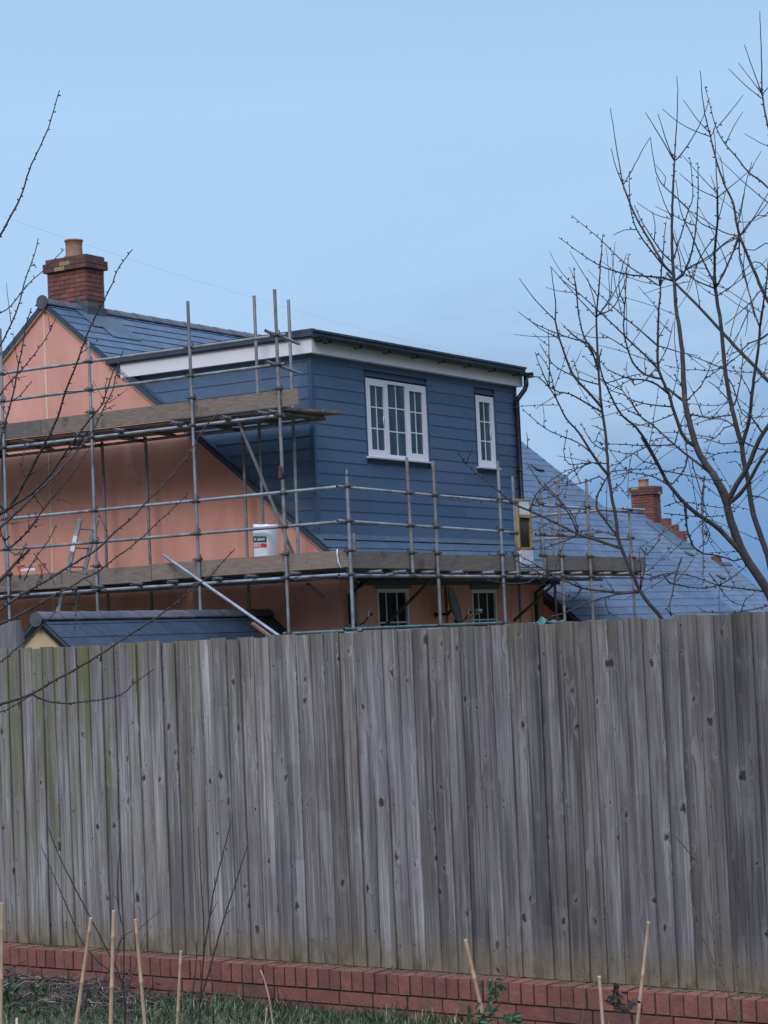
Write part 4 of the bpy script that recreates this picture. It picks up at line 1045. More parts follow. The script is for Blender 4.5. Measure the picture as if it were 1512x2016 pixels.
# overhead cable running off behind the roof
a, b = at(-300, 318, 34.0), at(1000, 716, 62.0)
cpt = [a.lerp(b, t / 24) + Vector((0, 0, -.28 * (1 - (2 * t / 24 - 1) ** 2))) for t in range(25)]
co = thing('overhead_cable', 'thin overhead cable crossing the sky above the left chimney', 'cable', b)
MB().tube([p - b for p in cpt], .0016, 5).build('wire', CABLE, co)

# ---------------------------------------------------------------- bare trees
def smooth_path(pts, step):
    out = []
    P = [pts[0]] + list(pts) + [pts[-1]]
    for i in range(1, len(P) - 2):
        a, b, c, d = P[i - 1], P[i], P[i + 1], P[i + 2]
        n = max(1, int(math.hypot(c[0] - b[0], c[1] - b[1]) / step))
        for k in range(n):
            t = k / n
            out.append(tuple(.5 * ((2 * b[j]) + (-a[j] + c[j]) * t + (2 * a[j] - 5 * b[j] + 4 * c[j] - d[j]) * t * t + (-a[j] + 3 * b[j] - 3 * c[j] + d[j]) * t ** 3) for j in range(2)))
    out.append(tuple(pts[-1])); return out
class Tree:
    """limbs measured along their run (photo points at the tree's own distance), each with its own lean towards or away"""
    def __init__(s, depth, seed, bud=1.05):
        s.D, s.r = depth, random.Random(seed); s.trunk, s.twig, s.nodes, s.runs, s.bud, s.bare_tips = MB(), MB(), [], [], bud, seed < 5
    def add(s, org, sc_, pts, w0, w1, buds=True, snap=True, dd=None, fill=True):
        p = [(org[0] + x / sc_, org[1] + y / sc_) for x, y in pts]
        d0 = s.D
        if snap and s.nodes:
            q = min(s.nodes, key=lambda n: (n[0] - p[0][0]) ** 2 + (n[1] - p[0][1]) ** 2)
            if (q[0] - p[0][0]) ** 2 + (q[1] - p[0][1]) ** 2 < 26 ** 2:
                d0 = q[2]; p = [(q[0], q[1])] + p[(1 if math.hypot(q[0] - p[0][0], q[1] - p[0][1]) < 12 else 0):]
                if len(p) < 2: return
        if w0 < 6: w0, w1 = w0 * 1.18 + .35, w1 * 1.1 + .35
        path = smooth_path(p, 11); n = len(path)
        L = sum(math.hypot(path[i + 1][0] - path[i][0], path[i + 1][1] - path[i][1]) for i in range(n - 1))
        dz = (s.r.uniform(-1, 1) * L * .0022 if dd is None else dd) * s.D / 14
        w3, rad = [], []
        thick = w0 > 5
        for i, (x, y) in enumerate(path):
            t = i / max(1, n - 1); d = d0 + dz * t; w = w0 + (w1 - w0) * t ** .85
            jx = 0 if i in (0, n - 1) else s.r.uniform(-.55, .55)
            P = at(x + jx, y + jx * .5, d); w3.append(P); rad.append(max(.35, w / 2 * (1.07 if not thick and i % 2 else .97)) * d / FPX)
            s.nodes.append((x, y, d, w))
        (s.trunk if thick else s.twig).tube(w3, rad, 8 if thick else 5)
        if buds: s.buds(path, d0, dz, w0, 1.0 if fill else 1.9)
        s.runs.append((path, d0, dz, w0, w1, L, fill))
    def buds(s, path, d0, dz, w, gap=1.0):
        i, sgn, n = 1.0, 1, len(path)
        while i < n - 1.2:
            k = int(i)
            if s.bare_tips and w < 3.4 and path[k][1] < 690 and i > .22 * n: break
            t = i - k; x = path[k][0] + (path[k + 1][0] - path[k][0]) * t; y = path[k][1] + (path[k + 1][1] - path[k][1]) * t
            dx, dy = path[k + 1][0] - path[k][0], path[k + 1][1] - path[k][1]; l = math.hypot(dx, dy) + 1e-6; dx /= l; dy /= l
            d = d0 + dz * i / n; out = sgn * s.r.uniform(.55, 1.0); f = .55
            vx, vy = -dy * out + dx * f, dx * out + dy * f
            ln = s.r.uniform(3.2, 6.2) * s.bud; a = at(x, y, d); b = at(x + vx * ln, y + vy * ln, d + s.r.uniform(-.02, .02))
            r = s.r.uniform(1.0, 1.75) * s.bud * d / FPX
            s.twig.tube([a, a.lerp(b, .45), a.lerp(b, .78), b], [.5 * d / FPX, r * .8, r, .25 * r], 5)
            i += s.r.uniform(.75, 1.9) * gap; sgn = -sgn if s.r.random() < .85 else sgn
    def sprout(s, gap=70, lo=30, hi=110, minw=2.2, box=None, up=.55):
        for (path, d0, dz, w0, w1, L, fill) in list(s.runs):
            if w0 < minw or not fill: continue
            n = len(path); i = s.r.uniform(2, gap / 11)
            while i < n - 2:
                k = int(i); x, y = path[k]
                if box is None or (box[0] < x < box[2] and box[1] < y < box[3]):
                    dx, dy = path[k + 1][0] - x, path[k + 1][1] - y; a = math.atan2(dy, dx) + s.r.choice((-1, 1)) * s.r.uniform(.45, 1.15)
                    l = s.r.uniform(lo, hi); bend = s.r.uniform(-.5, .5)
                    pts = [(x, y)]
                    for q in range(1, 5):
                        a2 = a + bend * q / 4; vx, vy = math.cos(a2), math.sin(a2) - up * .45 * q / 4
                        pts.append((pts[-1][0] + vx * l / 4, pts[-1][1] + vy * l / 4))
                    s.add((0, 0), 1, pts, s.r.uniform(.9, 1.5), .55, fill=False)
                i += s.r.uniform(.5, 1.5) * gap / 11
    def finish(s, name, label, base, tm=BARK, wm=TWIG, group=None, cat='tree'):
        t = thing(name, label, cat, base, 0, group)
        if s.trunk.v: s.trunk.build('trunk', tm, t, base)
        s.twig.build('twigs', wm, t, base)['kind'] = 'stuff'
        return t
O1, S1 = (960, 0), 2.739
O2, S2 = (960, 500), 2.7246
O7, S7 = (1180, 180), 4.383
O8, S8 = (1180, 600), 4.383
OC, SC_ = (960, 860), 2.739
OQ, SQ = (1140, 920), 4.065
Z0, ZS = (0, 0), 1
# slender tree whose stem passes behind the fence right of the scaffold
tA = Tree(14.0, 1)
gA = at(1352, 1900, 14.0); gA.z = gz(gA.x, gA.y) - .05
tA.add(O2, S2, [(1075, 3900), (1070, 2700), (1010, 2150), (935, 1960), (870, 1880), (820, 1810), (775, 1710), (730, 1610), (700, 1520), (685, 1400), (665, 1300), (650, 1190), (640, 1060), (630, 950), (615, 850), (600, 700), (592, 560), (585, 420), (583, 340)], 15, 4.2, buds=False, dd=.3)
a_ = lambda pts, w0, w1, **k: tA.add(O2, S2, pts, w0, w1, **k)
a_([(583, 340), (590, 260), (605, 60), (612, -20), (620, -110)], 3, 1)
a_([(583, 340), (640, 270), (700, 170), (745, 80)], 2.2, .9); a_([(583, 340), (570, 240), (535, 130)], 2, .9)
a_([(583, 345), (480, 230), (400, 140), (335, 65)], 2.2, .9); a_([(583, 335), (630, 280), (665, 205)], 1.8, .9)
a_([(700, 1520), (640, 1440), (583, 1365), (585, 1310), (610, 1250), (645, 1190)], 4.4, 2.5)
a_([(648, 1200), (600, 1130), (560, 1070), (490, 960), (420, 880), (370, 780), (330, 715), (270, 660), (225, 655)], 5, 1.6)
a_([(330, 715), (290, 620), (270, 575), (255, 525)], 2, .9); a_([(310, 700), (300, 650)], 1.6, .9); a_([(335, 715), (330, 560), (325, 410)], 2, .9)
a_([(615, 850), (530, 800), (440, 750), (380, 740), (335, 715)], 3.2, 2)
a_([(612, 810), (540, 740), (460, 650), (400, 500), (375, 420), (362, 355)], 4.6, 2.8); a_([(362, 355), (365, 270), (350, 150), (338, 65)], 2.2, .9); a_([(364, 352), (250, 240), (170, 130)], 2, .9)
a_([(600, 560), (540, 480), (440, 450), (320, 405), (230, 360), (165, 310)], 3, .9); a_([(380, 480), (280, 400), (215, 345)], 1.8, .9)
a_([(600, 640), (560, 520), (520, 450), (490, 330), (460, 70)], 3.6, .9); a_([(525, 460), (560, 400), (585, 380)], 1.6, 1)
a_([(595, 580), (540, 500), (480, 450), (410, 390)], 2.6, 1.2); a_([(495, 340), (470, 150), (435, 70)], 1.8, .8)
a_([(592, 330), (680, 280), (760, 85)], 2.2, .9); a_([(605, 700), (520, 680), (430, 640), (350, 590), (280, 480)], 2.4, .9)
a_([(600, 680), (640, 690), (720, 665), (840, 640)], 2, 1); a_([(630, 950), (590, 930), (560, 920)], 1.6, 1); a_([(640, 1060), (560, 1010), (500, 905)], 1.8, .9); a_([(640, 1040), (580, 1000), (610, 940)], 1.8, 1)
a_([(645, 1130), (560, 1120), (440, 1130), (415, 1100), (408, 1050), (430, 940)], 2, .9); a_([(600, 1195), (500, 1230), (380, 1245)], 2.2, 1); a_([(570, 1140), (480, 1150), (380, 1220), (300, 1265), (270, 1300), (250, 1350)], 1.9, .9)
a_([(555, 1080), (480, 1010), (380, 970), (300, 930), (185, 830)], 2.4, .9); a_([(370, 780), (330, 620), (270, 530)], 1.8, .9)
a_([(215, 1040), (215, 1000), (210, 955)], 1.4, .8, snap=False); a_([(700, 1530), (650, 1500), (560, 1480), (480, 1490)], 1.8, .9)
a_([(480, 1500), (440, 1400), (380, 1320), (290, 1240), (210, 1120)], 2.2, 1)
a_([(660, 1280), (720, 1230), (755, 1160)], 1.6, .9); a_([(660, 1300), (700, 1240), (740, 1290), (765, 1310)], 1.4, .8)
c_ = lambda pts, w0, w1, **k: tA.add(OC, SC_, pts, w0, w1, **k)
c_([(710, 600), (600, 560), (490, 525), (350, 455), (230, 400), (150, 365), (80, 310), (0, 240), (-60, 195), (-115, 150)], 6.4, 3.2)
c_([(-115, 152), (-150, 100), (-175, 65)], 1.4, .8); c_([(-110, 150), (-100, 95), (-80, 70)], 1.4, .8); c_([(490, 528), (420, 560), (300, 600), (210, 610)], 2, 1); c_([(490, 520), (470, 440), (390, 340), (300, 250)], 2.2, 1)
c_([(230, 400), (250, 330), (300, 270), (350, 230), (420, 185), (490, 165)], 2.2, 1); c_([(150, 362), (0, 345), (-150, 345), (-320, 322)], 1.6, .8)
c_([(820, 850), (720, 840), (620, 830), (510, 815), (440, 785), (350, 750), (290, 740), (200, 690), (120, 650)], 5.4, 2); c_([(300, 742), (220, 785), (100, 790), (0, 770)], 2.2, 1.2); c_([(350, 750), (300, 715), (160, 640), (0, 640)], 1.8, .9)
c_([(820, 852), (700, 850), (600, 875), (500, 910), (430, 945), (340, 970)], 3.2, 1.4); c_([(510, 815), (470, 870), (400, 890)], 2, 1); c_([(500, 815), (470, 780), (380, 740)], 1.6, .9)
c_([(625, 880), (650, 940), (690, 970)], 1.8, .9); c_([(830, 840), (832, 770), (850, 700), (845, 630), (860, 600)], 3, 1.2)
tA.sprout(95, 35, 110, 2.4, (1060, 560, 1340, 1215))
tA.finish('bare_tree', 'slender bare tree nearest the scaffold, its single leaning stem ending at the fence top', gA)

# the large forked tree on the right
tB = Tree(13.0, 2)
gB = at(1595, 1990, 13.0); gB.z = gz(gB.x, gB.y) - .05
b_ = lambda pts, w0, w1, **k: tB.add(O8, S8, pts, w0, w1, **k)
tB.add(Z0, ZS, [(1612, 1995), (1600, 1600), (1565, 1310), (1530, 1205), (1512, 1165), (1490, 1130), (1467, 1096), (1449, 1055), (1436, 1016), (1431, 992), (1423, 970), (1412, 948), (1403, 930)], 34, 15, buds=False, dd=0)
b_([(1108, 1715), (1090, 1650), (1000, 1490), (900, 1350), (840, 1230), (790, 1060), (750, 900), (735, 780), (725, 600), (715, 400), (690, 200), (665, 50), (655, -60)], 16, 7, buds=False, dd=.3)
e_ = lambda pts, w0, w1, **k: tB.add(O7, S7, pts, w0, w1, **k)
e_([(660, 1850), (645, 1640), (628, 1400), (630, 1000), (648, 600)], 7.5, 3.6, dd=.1)
e_([(648, 600), (660, 400), (675, 100), (675, -60), (668, -130)], 2.4, 1); e_([(648, 605), (560, 450), (490, 330), (395, 180)], 2.2, .9); e_([(648, 600), (580, 430), (505, 190)], 2, .9); e_([(650, 605), (730, 510), (830, 350), (900, 210), (950, 60)], 2.2, .9)
e_([(632, 1590), (560, 1500), (430, 1280), (340, 1130), (270, 980), (205, 810)], 4.4, 3); e_([(205, 810), (170, 620), (140, 430), (95, 145)], 2.2, .9); e_([(205, 812), (140, 650), (100, 490)], 1.8, .9); e_([(207, 810), (280, 680), (360, 530), (440, 395)], 2, .9)
e_([(625, 1570), (540, 1490), (470, 1400), (350, 1240), (290, 1100), (265, 950), (258, 690)], 3, .9); e_([(330, 1210), (220, 1195), (120, 1240)], 1.6, .8)
e_([(620, 1450), (540, 1390), (440, 1240), (360, 1110), (300, 980)], 2.6, 1.2); e_([(490, 1290), (480, 1150), (455, 1035)], 1.6, .8)
e_([(640, 1640), (560, 1610), (400, 1595), (250, 1580), (100, 1540), (0, 1500), (-130, 1420), (-350, 1260)], 3.4, .9); e_([(-20, 1500), (10, 1440), (25, 1325)], 1.6, .8); e_([(525, 1680), (400, 1600), (240, 1500), (100, 1370), (0, 1270), (-240, 1070)], 2.6, .9)
e_([(655, 1660), (710, 1590), (780, 1440), (830, 1200), (850, 900), (850, 610)], 3.6, 1); e_([(640, 1220), (690, 1420), (710, 1580)], 2, 1.5); e_([(735, 1120), (690, 960), (660, 760)], 1.8, .8)
e_([(650, 1460), (700, 1250), (770, 1020), (800, 960), (805, 820), (780, 570)], 2.6, .9); e_([(770, 1020), (650, 900), (560, 820), (490, 700), (440, 400)], 2.4, .9); e_([(575, 825), (570, 740), (485, 635)], 1.4, .7)
e_([(610, 1120), (560, 960), (490, 740)], 1.6, .8); e_([(605, 1125), (480, 1060), (320, 955)], 1.3, .6); e_([(730, 1120), (620, 1060), (480, 990)], 1.3, .6)
e_([(655, 1630), (760, 1530), (850, 1480), (960, 1410), (1080, 1310), (1190, 1240)], 2.4, 2)
b_([(1130, 1690), (1180, 1560), (1280, 1400), (1350, 1230), (1410, 1110), (1455, 1050), (1530, 900)], 12, 8, buds=False, dd=-.2)
b_([(1150, 1720), (1210, 1640), (1320, 1470), (1400, 1320), (1455, 1250), (1540, 1120)], 9.5, 6, buds=False, dd=-.3); b_([(1410, 1110), (1370, 1050), (1310, 970), (1230, 900)], 3, 1.5)
tB.add(OC, SC_, [(1375, 640), (1250, 500), (1180, 450), (1080, 375), (980, 260), (930, 170), (880, 80), (830, 0)], 10.5, 6, buds=False, dd=-.2)
b_([(545, 1440), (430, 1230), (320, 1060), (200, 960), (130, 850), (60, 700), (15, 580), (0, 450), (20, 380)], 5.8, 2)
b_([(835, 1255), (760, 1180), (710, 1110), (670, 1000), (630, 880), (600, 770), (540, 640), (510, 560), (503, 400), (505, 200), (515, 0), (525, -85), (528, -165)], 8, 3.6)
e_([(527, 1680), (545, 1450), (560, 1250), (578, 1120)], 3, .9); e_([(530, 1670), (590, 1570), (680, 1520)], 1.6, .8)
b_([(700, 825), (640, 765), (590, 720)], 5, 4); b_([(600, 750), (500, 690), (400, 650), (280, 640), (180, 610), (60, 550), (20, 500)], 3.8, 1.2)
b_([(520, 625), (400, 605), (290, 500), (230, 330), (210, 200), (220, 0), (230, -200), (255, -440)], 3.6, .9); b_([(222, 0), (165, -170), (235, -440)], 1.8, .8)
b_([(505, 560), (400, 440), (280, 330), (150, 200), (0, 60), (-130, -60), (-350, -240)], 3.6, 1); b_([(515, 340), (430, 290), (330, 200), (240, 130), (100, 0), (0, -90)], 3, 1); b_([(520, 350), (600, 380), (700, 410), (850, 440)], 2.2, 1); b_([(240, 360), (130, 310), (0, 240)], 2, 1)
b_([(400, 600), (390, 500), (400, 440)], 1.6, .8); b_([(370, 660), (480, 560), (510, 520)], 2.6, 1.4); b_([(300, 690), (400, 650), (480, 560)], 1.6, .8); b_([(555, 500), (590, 350), (640, 150)], 1.8, .8); b_([(530, 300), (600, 120)], 1.6, .8)
b_([(1010, 1495), (880, 1390), (760, 1300), (650, 1210), (560, 1130), (450, 1030), (350, 960), (280, 850), (200, 740), (100, 590)], 6, 1.6)
b_([(650, 1218), (400, 1215), (200, 1205), (0, 1200)], 2.4, 1); b_([(655, 1205), (690, 1060), (740, 940)], 2.2, 1.2); b_([(805, 1280), (740, 1400), (640, 1540), (600, 1560)], 3, 2)
b_([(640, 905), (500, 870), (380, 850), (280, 820), (200, 770), (100, 740), (30, 670)], 2.6, 1); b_([(640, 920), (560, 980), (480, 1010), (340, 1040), (230, 1030)], 2.2, 1); b_([(350, 960), (250, 910), (180, 850), (50, 880)], 1.8, .9)
b_([(440, 1215), (490, 1160), (560, 1145), (640, 1150)], 1.8, .9); b_([(410, 1220), (280, 1290), (160, 1370), (80, 1400)], 2.2, 1); b_([(480, 1390), (380, 1350), (310, 1290), (200, 1280), (90, 1250)], 1.8, .9); b_([(290, 690), (230, 580), (240, 490)], 1.4, .7); b_([(760, 860), (850, 730), (910, 640), (960, 520), (1030, 400)], 2.4, 1)
b_([(750, 780), (700, 680), (640, 600)], 2, 1); b_([(740, 940), (850, 960), (970, 980), (1090, 950)], 2, 1); b_([(545, 1435), (700, 1460), (900, 1500), (1100, 1520)], 2, 1); b_([(600, 1560), (500, 1500), (400, 1465), (250, 1450), (110, 1480)], 2.8, 1); b_([(100, 1440), (300, 1420), (500, 1415)], 1.8, .9, snap=False)
b_([(735, 1730), (745, 1850), (780, 2016), (800, 2100)], 2, 1); b_([(630, 1600), (660, 1700), (760, 1750)], 1.8, .9); b_([(800, 1290), (810, 1400), (850, 1530), (900, 1700), (925, 1850), (900, 2000)], 2, .9)
b_([(560, 1740), (700, 1700), (900, 1730), (1080, 1755), (1200, 1750)], 1.6, 1, snap=False); b_([(560, 1800), (700, 1815), (900, 1830), (1120, 1815)], 1.6, 1, snap=False); b_([(910, 1480), (880, 1700), (890, 1950)], 1.8, .9, snap=False)
q_ = lambda pts, w0, w1, **k: tB.add(OQ, SQ, pts, w0, w1, **k)
q_([(850, 280), (860, 400), (870, 520), (920, 640), (990, 690), (1060, 700), (1160, 720), (1240, 750), (1320, 730)], 3, 2.6, dd=.1); q_([(1000, 70), (990, 430), (995, 690), (990, 940)], 2.2, 1.2, snap=False); q_([(1030, 470), (1050, 540), (1020, 610), (960, 640)], 2.4, 1.4)
q_([(1480, 1000), (1300, 970), (1100, 940), (900, 870), (700, 850), (560, 890)], 3, 1.2); q_([(820, 720), (770, 880), (750, 1000), (720, 1110), (740, 1190)], 3, 1.8, snap=False); q_([(745, 1180), (700, 1130), (690, 1150)], 2, 1)
q_([(1500, 1110), (1300, 1155), (1100, 1165), (990, 1150), (940, 1110)], 2, 1); q_([(1040, 850), (1120, 950), (1170, 1030), (1230, 1080), (1300, 1100)], 2, 1, snap=False); q_([(670, 860), (720, 920), (900, 960), (1060, 960), (1200, 900), (1340, 790)], 2.4, 1.4, snap=False)
q_([(540, 850), (600, 880), (680, 860), (720, 870)], 1.8, 1, snap=False); q_([(490, 640), (540, 700), (600, 640), (690, 480)], 2, 1, snap=False); q_([(1320, 1160), (1330, 1060), (1400, 1010)], 2, 1)
tB.sprout(90, 40, 150, 2.4, (1150, 560, 1530, 1190))
tB.finish('bare_tree', 'large bare tree forking into thick limbs at the right edge of the photo', gB)

# the straight pale-barked tree between its forks
tC = Tree(15.2, 3)
gC = at(1568, 1850, 15.2); gC.z = gz(gC.x, gC.y) - .05
c8 = lambda pts, w0, w1, **k: tC.add(O8, S8, pts, w0, w1, **k)
c7 = lambda pts, w0, w1, **k: tC.add(O7, S7, pts, w0, w1, **k)
tC.add(O8, S8, [(1700, 5480), (1640, 3600), (1500, 2400), (1400, 2016), (1340, 1850), (1300, 1650), (1280, 1500), (1250, 1380), (1230, 1220), (1190, 1080), (1160, 950), (1120, 780), (1085, 560), (1060, 300), (1040, 100), (1020, 0), (1000, -140), (985, -250)], 21, 7, buds=False, dd=.3)
c7([(985, 1690), (995, 1400), (1020, 1100), (1018, 880)], 5, 3.2); c7([(1018, 880), (1005, 600), (1000, 450), (985, 320)], 2.2, 1); c7([(1018, 890), (900, 760), (710, 545)], 1.6, .7); c7([(1010, 920), (850, 840), (690, 705)], 1.6, .7); c7([(1020, 880), (960, 725)], 1.4, .7); c7([(1025, 900), (1120, 830), (1210, 760), (1290, 690)], 1.8, .8); c7([(1030, 1130), (1060, 980), (1095, 850)], 1.8, .9)
c7([(985, 1680), (880, 1430), (800, 1250), (735, 1115)], 3.4, 1.6); c7([(985, 1690), (1080, 1560), (1150, 1390), (1195, 1250)], 3.4, 2); c7([(985, 1700), (850, 1640), (750, 1580), (650, 1510)], 2.8, 1.4); c7([(1005, 1740), (1140, 1680), (1280, 1580), (1400, 1500), (1450, 1440)], 1.8, .9); c7([(1000, 1220), (900, 1380), (820, 1540), (750, 1720)], 2, 1); c7([(1015, 1180), (880, 1140), (770, 1020)], 2.2, 1)
c8([(1262, 1210), (1290, 1000), (1320, 750), (1345, 550), (1370, 400), (1390, 150), (1420, 0)], 8.5, 4.4, buds=False); c7([(1395, 2016), (1435, 1700), (1460, 1450)], 4, 2); c8([(1385, 220), (1340, 80), (1320, 0), (1200, -420)], 2.6, 1); c8([(1390, 300), (1455, 250), (1520, 215)], 3, 2); c8([(1370, 320), (1290, 330), (1240, 380), (1215, 430), (1100, 520)], 2.6, 1.2)
c8([(1100, 520), (960, 570), (850, 560), (740, 560), (560, 520)], 1.7, .8); c8([(1095, 550), (900, 480), (760, 430)], 2.2, 1); c8([(1200, 1060), (1100, 1000), (980, 985), (820, 1030)], 2.2, 1); c8([(1130, 860), (1000, 700), (940, 660)], 2.2, 1); c8([(1160, 930), (960, 970), (780, 940)], 2, 1)
c8([(1240, 1200), (1060, 1200), (900, 1150), (740, 1160)], 1.8, .9); c8([(1250, 1290), (1100, 1270), (960, 1310), (880, 1370)], 1.8, .9); c8([(1280, 1500), (1180, 1350), (1100, 1360)], 1.8, .9); c8([(1295, 1640), (1400, 1660), (1480, 1700)], 3, 1.5); c8([(1280, 1210), (1400, 1250), (1500, 1240)], 3, 2)
c8([(1150, 890), (1200, 740), (1235, 480), (1220, 290)], 2.2, 1); c8([(1120, 600), (1150, 700), (1210, 880), (1270, 970), (1455, 960)], 2.2, 1.2); c8([(1180, 1050), (1080, 1060), (1000, 1150), (900, 1190)], 2, 1); c8([(1130, 850), (980, 870), (760, 850)], 1.4, .7); c8([(1090, 570), (1200, 580), (1455, 590)], 1.4, .8)
c8([(1310, 960), (1240, 1060), (1200, 900)], 1.6, .8); c8([(1330, 700), (1400, 620), (1500, 560)], 1.8, 1); c8([(1320, 790), (1250, 660), (1130, 520)], 1.8, .9)
tC.sprout(95, 40, 150, 2.2, (1280, 480, 1530, 1150))
tC.finish('bare_tree', 'straight pale-barked bare tree standing just behind the thick fork at right', gC, wm=TWIGPALE)

# a taller tree whose stem stands beyond the right edge of the photo
tD = Tree(16.5, 4)
gD = at(1700, 1780, 16.5); gD.z = gz(gD.x, gD.y) - .05
tD.add(Z0, ZS, [(1702, 1800), (1690, 1400), (1665, 1150), (1650, 950), (1625, 760), (1590, 640), (1560, 520), (1545, 400), (1540, 250), (1532, 120), (1530, 20)], 34, 1.5, buds=False, dd=0)
d2 = lambda pts, w0, w1, **k: tD.add(O2, S2, pts, w0, w1, **k)
d7 = lambda pts, w0, w1, **k: tD.add(O7, S7, pts, w0, w1, **k)
d1 = lambda pts, w0, w1, **k: tD.add(O1, S1, pts, w0, w1, **k)
d2([(1790, 900), (1600, 760), (1504, 680), (1440, 610), (1360, 530), (1250, 410), (1120, 270), (1020, 170), (960, 100)], 10, 4.5, buds=False)
d7([(1790, 2050), (1600, 1980), (1455, 1810), (1340, 1560), (1280, 1420), (1210, 1250)], 8.5, 5.5); d7([(1210, 1250), (1190, 1170), (1150, 950), (1090, 830), (1010, 600), (960, 390)], 4.4, 2.4); d7([(960, 390), (910, 190), (885, 0), (870, -180)], 2.2, .9)
d7([(1210, 1230), (1280, 1150), (1400, 1030), (1490, 900)], 2.4, 1); d7([(1215, 1225), (1300, 1140), (1470, 850)], 2.2, 1); d7([(1190, 1235), (1050, 1340), (950, 1440), (750, 1540)], 2.2, 1); d7([(1200, 1180), (1230, 1000), (1265, 800), (1315, 610)], 2, .9); d7([(1200, 1240), (1210, 1400), (1260, 1600), (1340, 1950)], 2.4, 1.2); d7([(1200, 1240), (1140, 1420), (1080, 1540), (1010, 1680)], 2.8, 1.5); d7([(1200, 1240), (1060, 1210), (900, 1100), (780, 1030)], 2, 1)
d7([(960, 390), (800, 330), (660, 250), (545, 150)], 1.7, .7); d7([(965, 380), (985, 350), (985, 320)], 1.6, 1); d7([(950, 370), (860, 260), (725, 75)], 1.5, .7)
d7([(1790, 1240), (1455, 830), (1290, 700), (1180, 560), (1090, 460), (1010, 320), (950, 100), (910, -40)], 4.5, .9); d7([(1095, 450), (1160, 300), (1240, 175)], 1.6, .7); d7([(1015, 310), (1120, 190), (1240, 30)], 1.5, .7); d7([(1000, 340), (1010, 260)], 1.3, .8)
d7([(1455, 960), (1380, 900), (1220, 760), (1020, 570)], 1.6, .7, snap=False); d7([(1100, 840), (1040, 560), (985, 490)], 1.3, .7); d7([(1290, 700), (1400, 510)], 1.3, .7)
d1([(1620, 1180), (1540, 800), (1505, 650), (1480, 510)], 6, 3.2); d1([(1480, 510), (1476, 300), (1468, 60)], 2.4, .9); d1([(1480, 505), (1440, 400), (1385, 240)], 1.8, .8); d1([(1480, 505), (1430, 440), (1352, 340)], 1.5, .7); d1([(1478, 530), (1390, 460), (1300, 370)], 1.4, .7); d1([(1482, 505), (1540, 440)], 1.8, 1); d1([(1540, 790), (1470, 770), (1385, 720)], 1.3, .6)
d1([(1560, 1340), (1500, 1310), (1440, 1350), (1380, 1340)], 2.2, 1.2, snap=False); d1([(1540, 1500), (1440, 1410), (1300, 1560), (1230, 1580)], 2, 1, snap=False); d1([(1560, 1560), (1480, 1560), (1400, 1650), (1280, 1750)], 2.2, 1.2, snap=False); d1([(1540, 1130), (1440, 1190), (1360, 1200)], 1.4, .7, snap=False)
tD.sprout(120, 40, 140, 2.2, (1330, 420, 1530, 900))
tD.finish('bare_tree', 'tall bare tree reaching in from the right with the topmost twigs', gD)

# tree in front of the fence, its stem beyond the left edge
OL, SL_ = (0, 640), 4.725
OM, SM_ = (0, 960), 2.908
OT, ST_ = (0, 150), 3.665
OB, SB_ = (0, 440), 3.6
O4, S4 = (0, 840), 3.6
O6, S6 = (0, 1000), 6.3
tE = Tree(9.0, 5)
gE = at(-115, 2190, 9.0); gE.z = 0
tE.add(Z0, ZS, [(-115, 2195), (-112, 1800), (-105, 1500), (-95, 1300), (-80, 1150), (-60, 1060), (-25, 1025), (13, 1004)], 44, 9, buds=False, dd=.1)
tE.add(Z0, ZS, [(-95, 1300), (-100, 1100), (-95, 900), (-85, 650), (-70, 500), (-60, 380)], 24, 8, buds=False, dd=-.1)
l_ = lambda pts, w0, w1, **k: tE.add(OL, SL_, pts, w0, w1, **k)
l_([(60, 1720), (150, 1600), (300, 1320), (430, 1080), (540, 850), (610, 620), (690, 420), (780, 170), (850, 0), (870, -40)], 5.5, 2.4)
tE.add(Z0, ZS, [(182, 634), (189, 620), (208, 585), (222, 557), (230, 534), (244, 512), (261, 491)], 2.6, 1.4)
l_([(60, 1725), (150, 1660), (300, 1560), (450, 1410), (560, 1260), (700, 1060), (850, 860), (950, 740), (1000, 590), (1060, 400)], 5, 1.6); l_([(985, 640), (985, 540), (1005, 495)], 1.8, 1)
l_([(-60, 1960), (0, 1880), (150, 1750), (400, 1500), (560, 1350), (720, 1170), (850, 1000), (950, 800), (1010, 690), (1050, 600), (1090, 430), (1140, 235)], 5.2, 1.4); l_([(950, 800), (1080, 740)], 1.5, .9); l_([(1000, 710), (1040, 680)], 2, 1)
l_([(60, 2100), (200, 1980), (300, 1860), (450, 1650), (600, 1480), (720, 1320), (830, 1150)], 3, 1.2)
l_([(-70, 1450), (0, 1110), (50, 900), (120, 650), (160, 430), (210, 200), (235, 30), (290, -160)], 4.2, 1.6)
l_([(-80, 800), (0, 650), (130, 490), (250, 360), (330, 260), (430, 120), (490, 0), (520, -65)], 2.8, 1.2); l_([(120, 690), (180, 660), (300, 520)], 1.7, 1.2)
tE.add(OB, SB_, [(-120, 1080), (0, 870), (80, 710), (130, 590), (170, 430), (215, 300), (250, 200), (270, 105)], 3.4, 1.4); tE.add(OB, SB_, [(-200, 680), (0, 635), (80, 580), (150, 490), (230, 400), (310, 330), (400, 240), (455, 180)], 2.2, 1.1); tE.add(OB, SB_, [(215, 300), (245, 290), (255, 315)], 2, 1.2)
tE.add(OT, ST_, [(-200, 1420), (0, 1150), (60, 1040), (130, 910), (165, 830), (210, 680), (265, 560), (330, 420), (390, 240), (430, 100)], 4.2, 1.4)
tE.add(OB, SB_, [(-60, 160), (0, 75), (55, 5)], 2.6, 1.6)
m_ = lambda pts, w0, w1, **k: tE.add(OM, SM_, pts, w0, w1, **k)
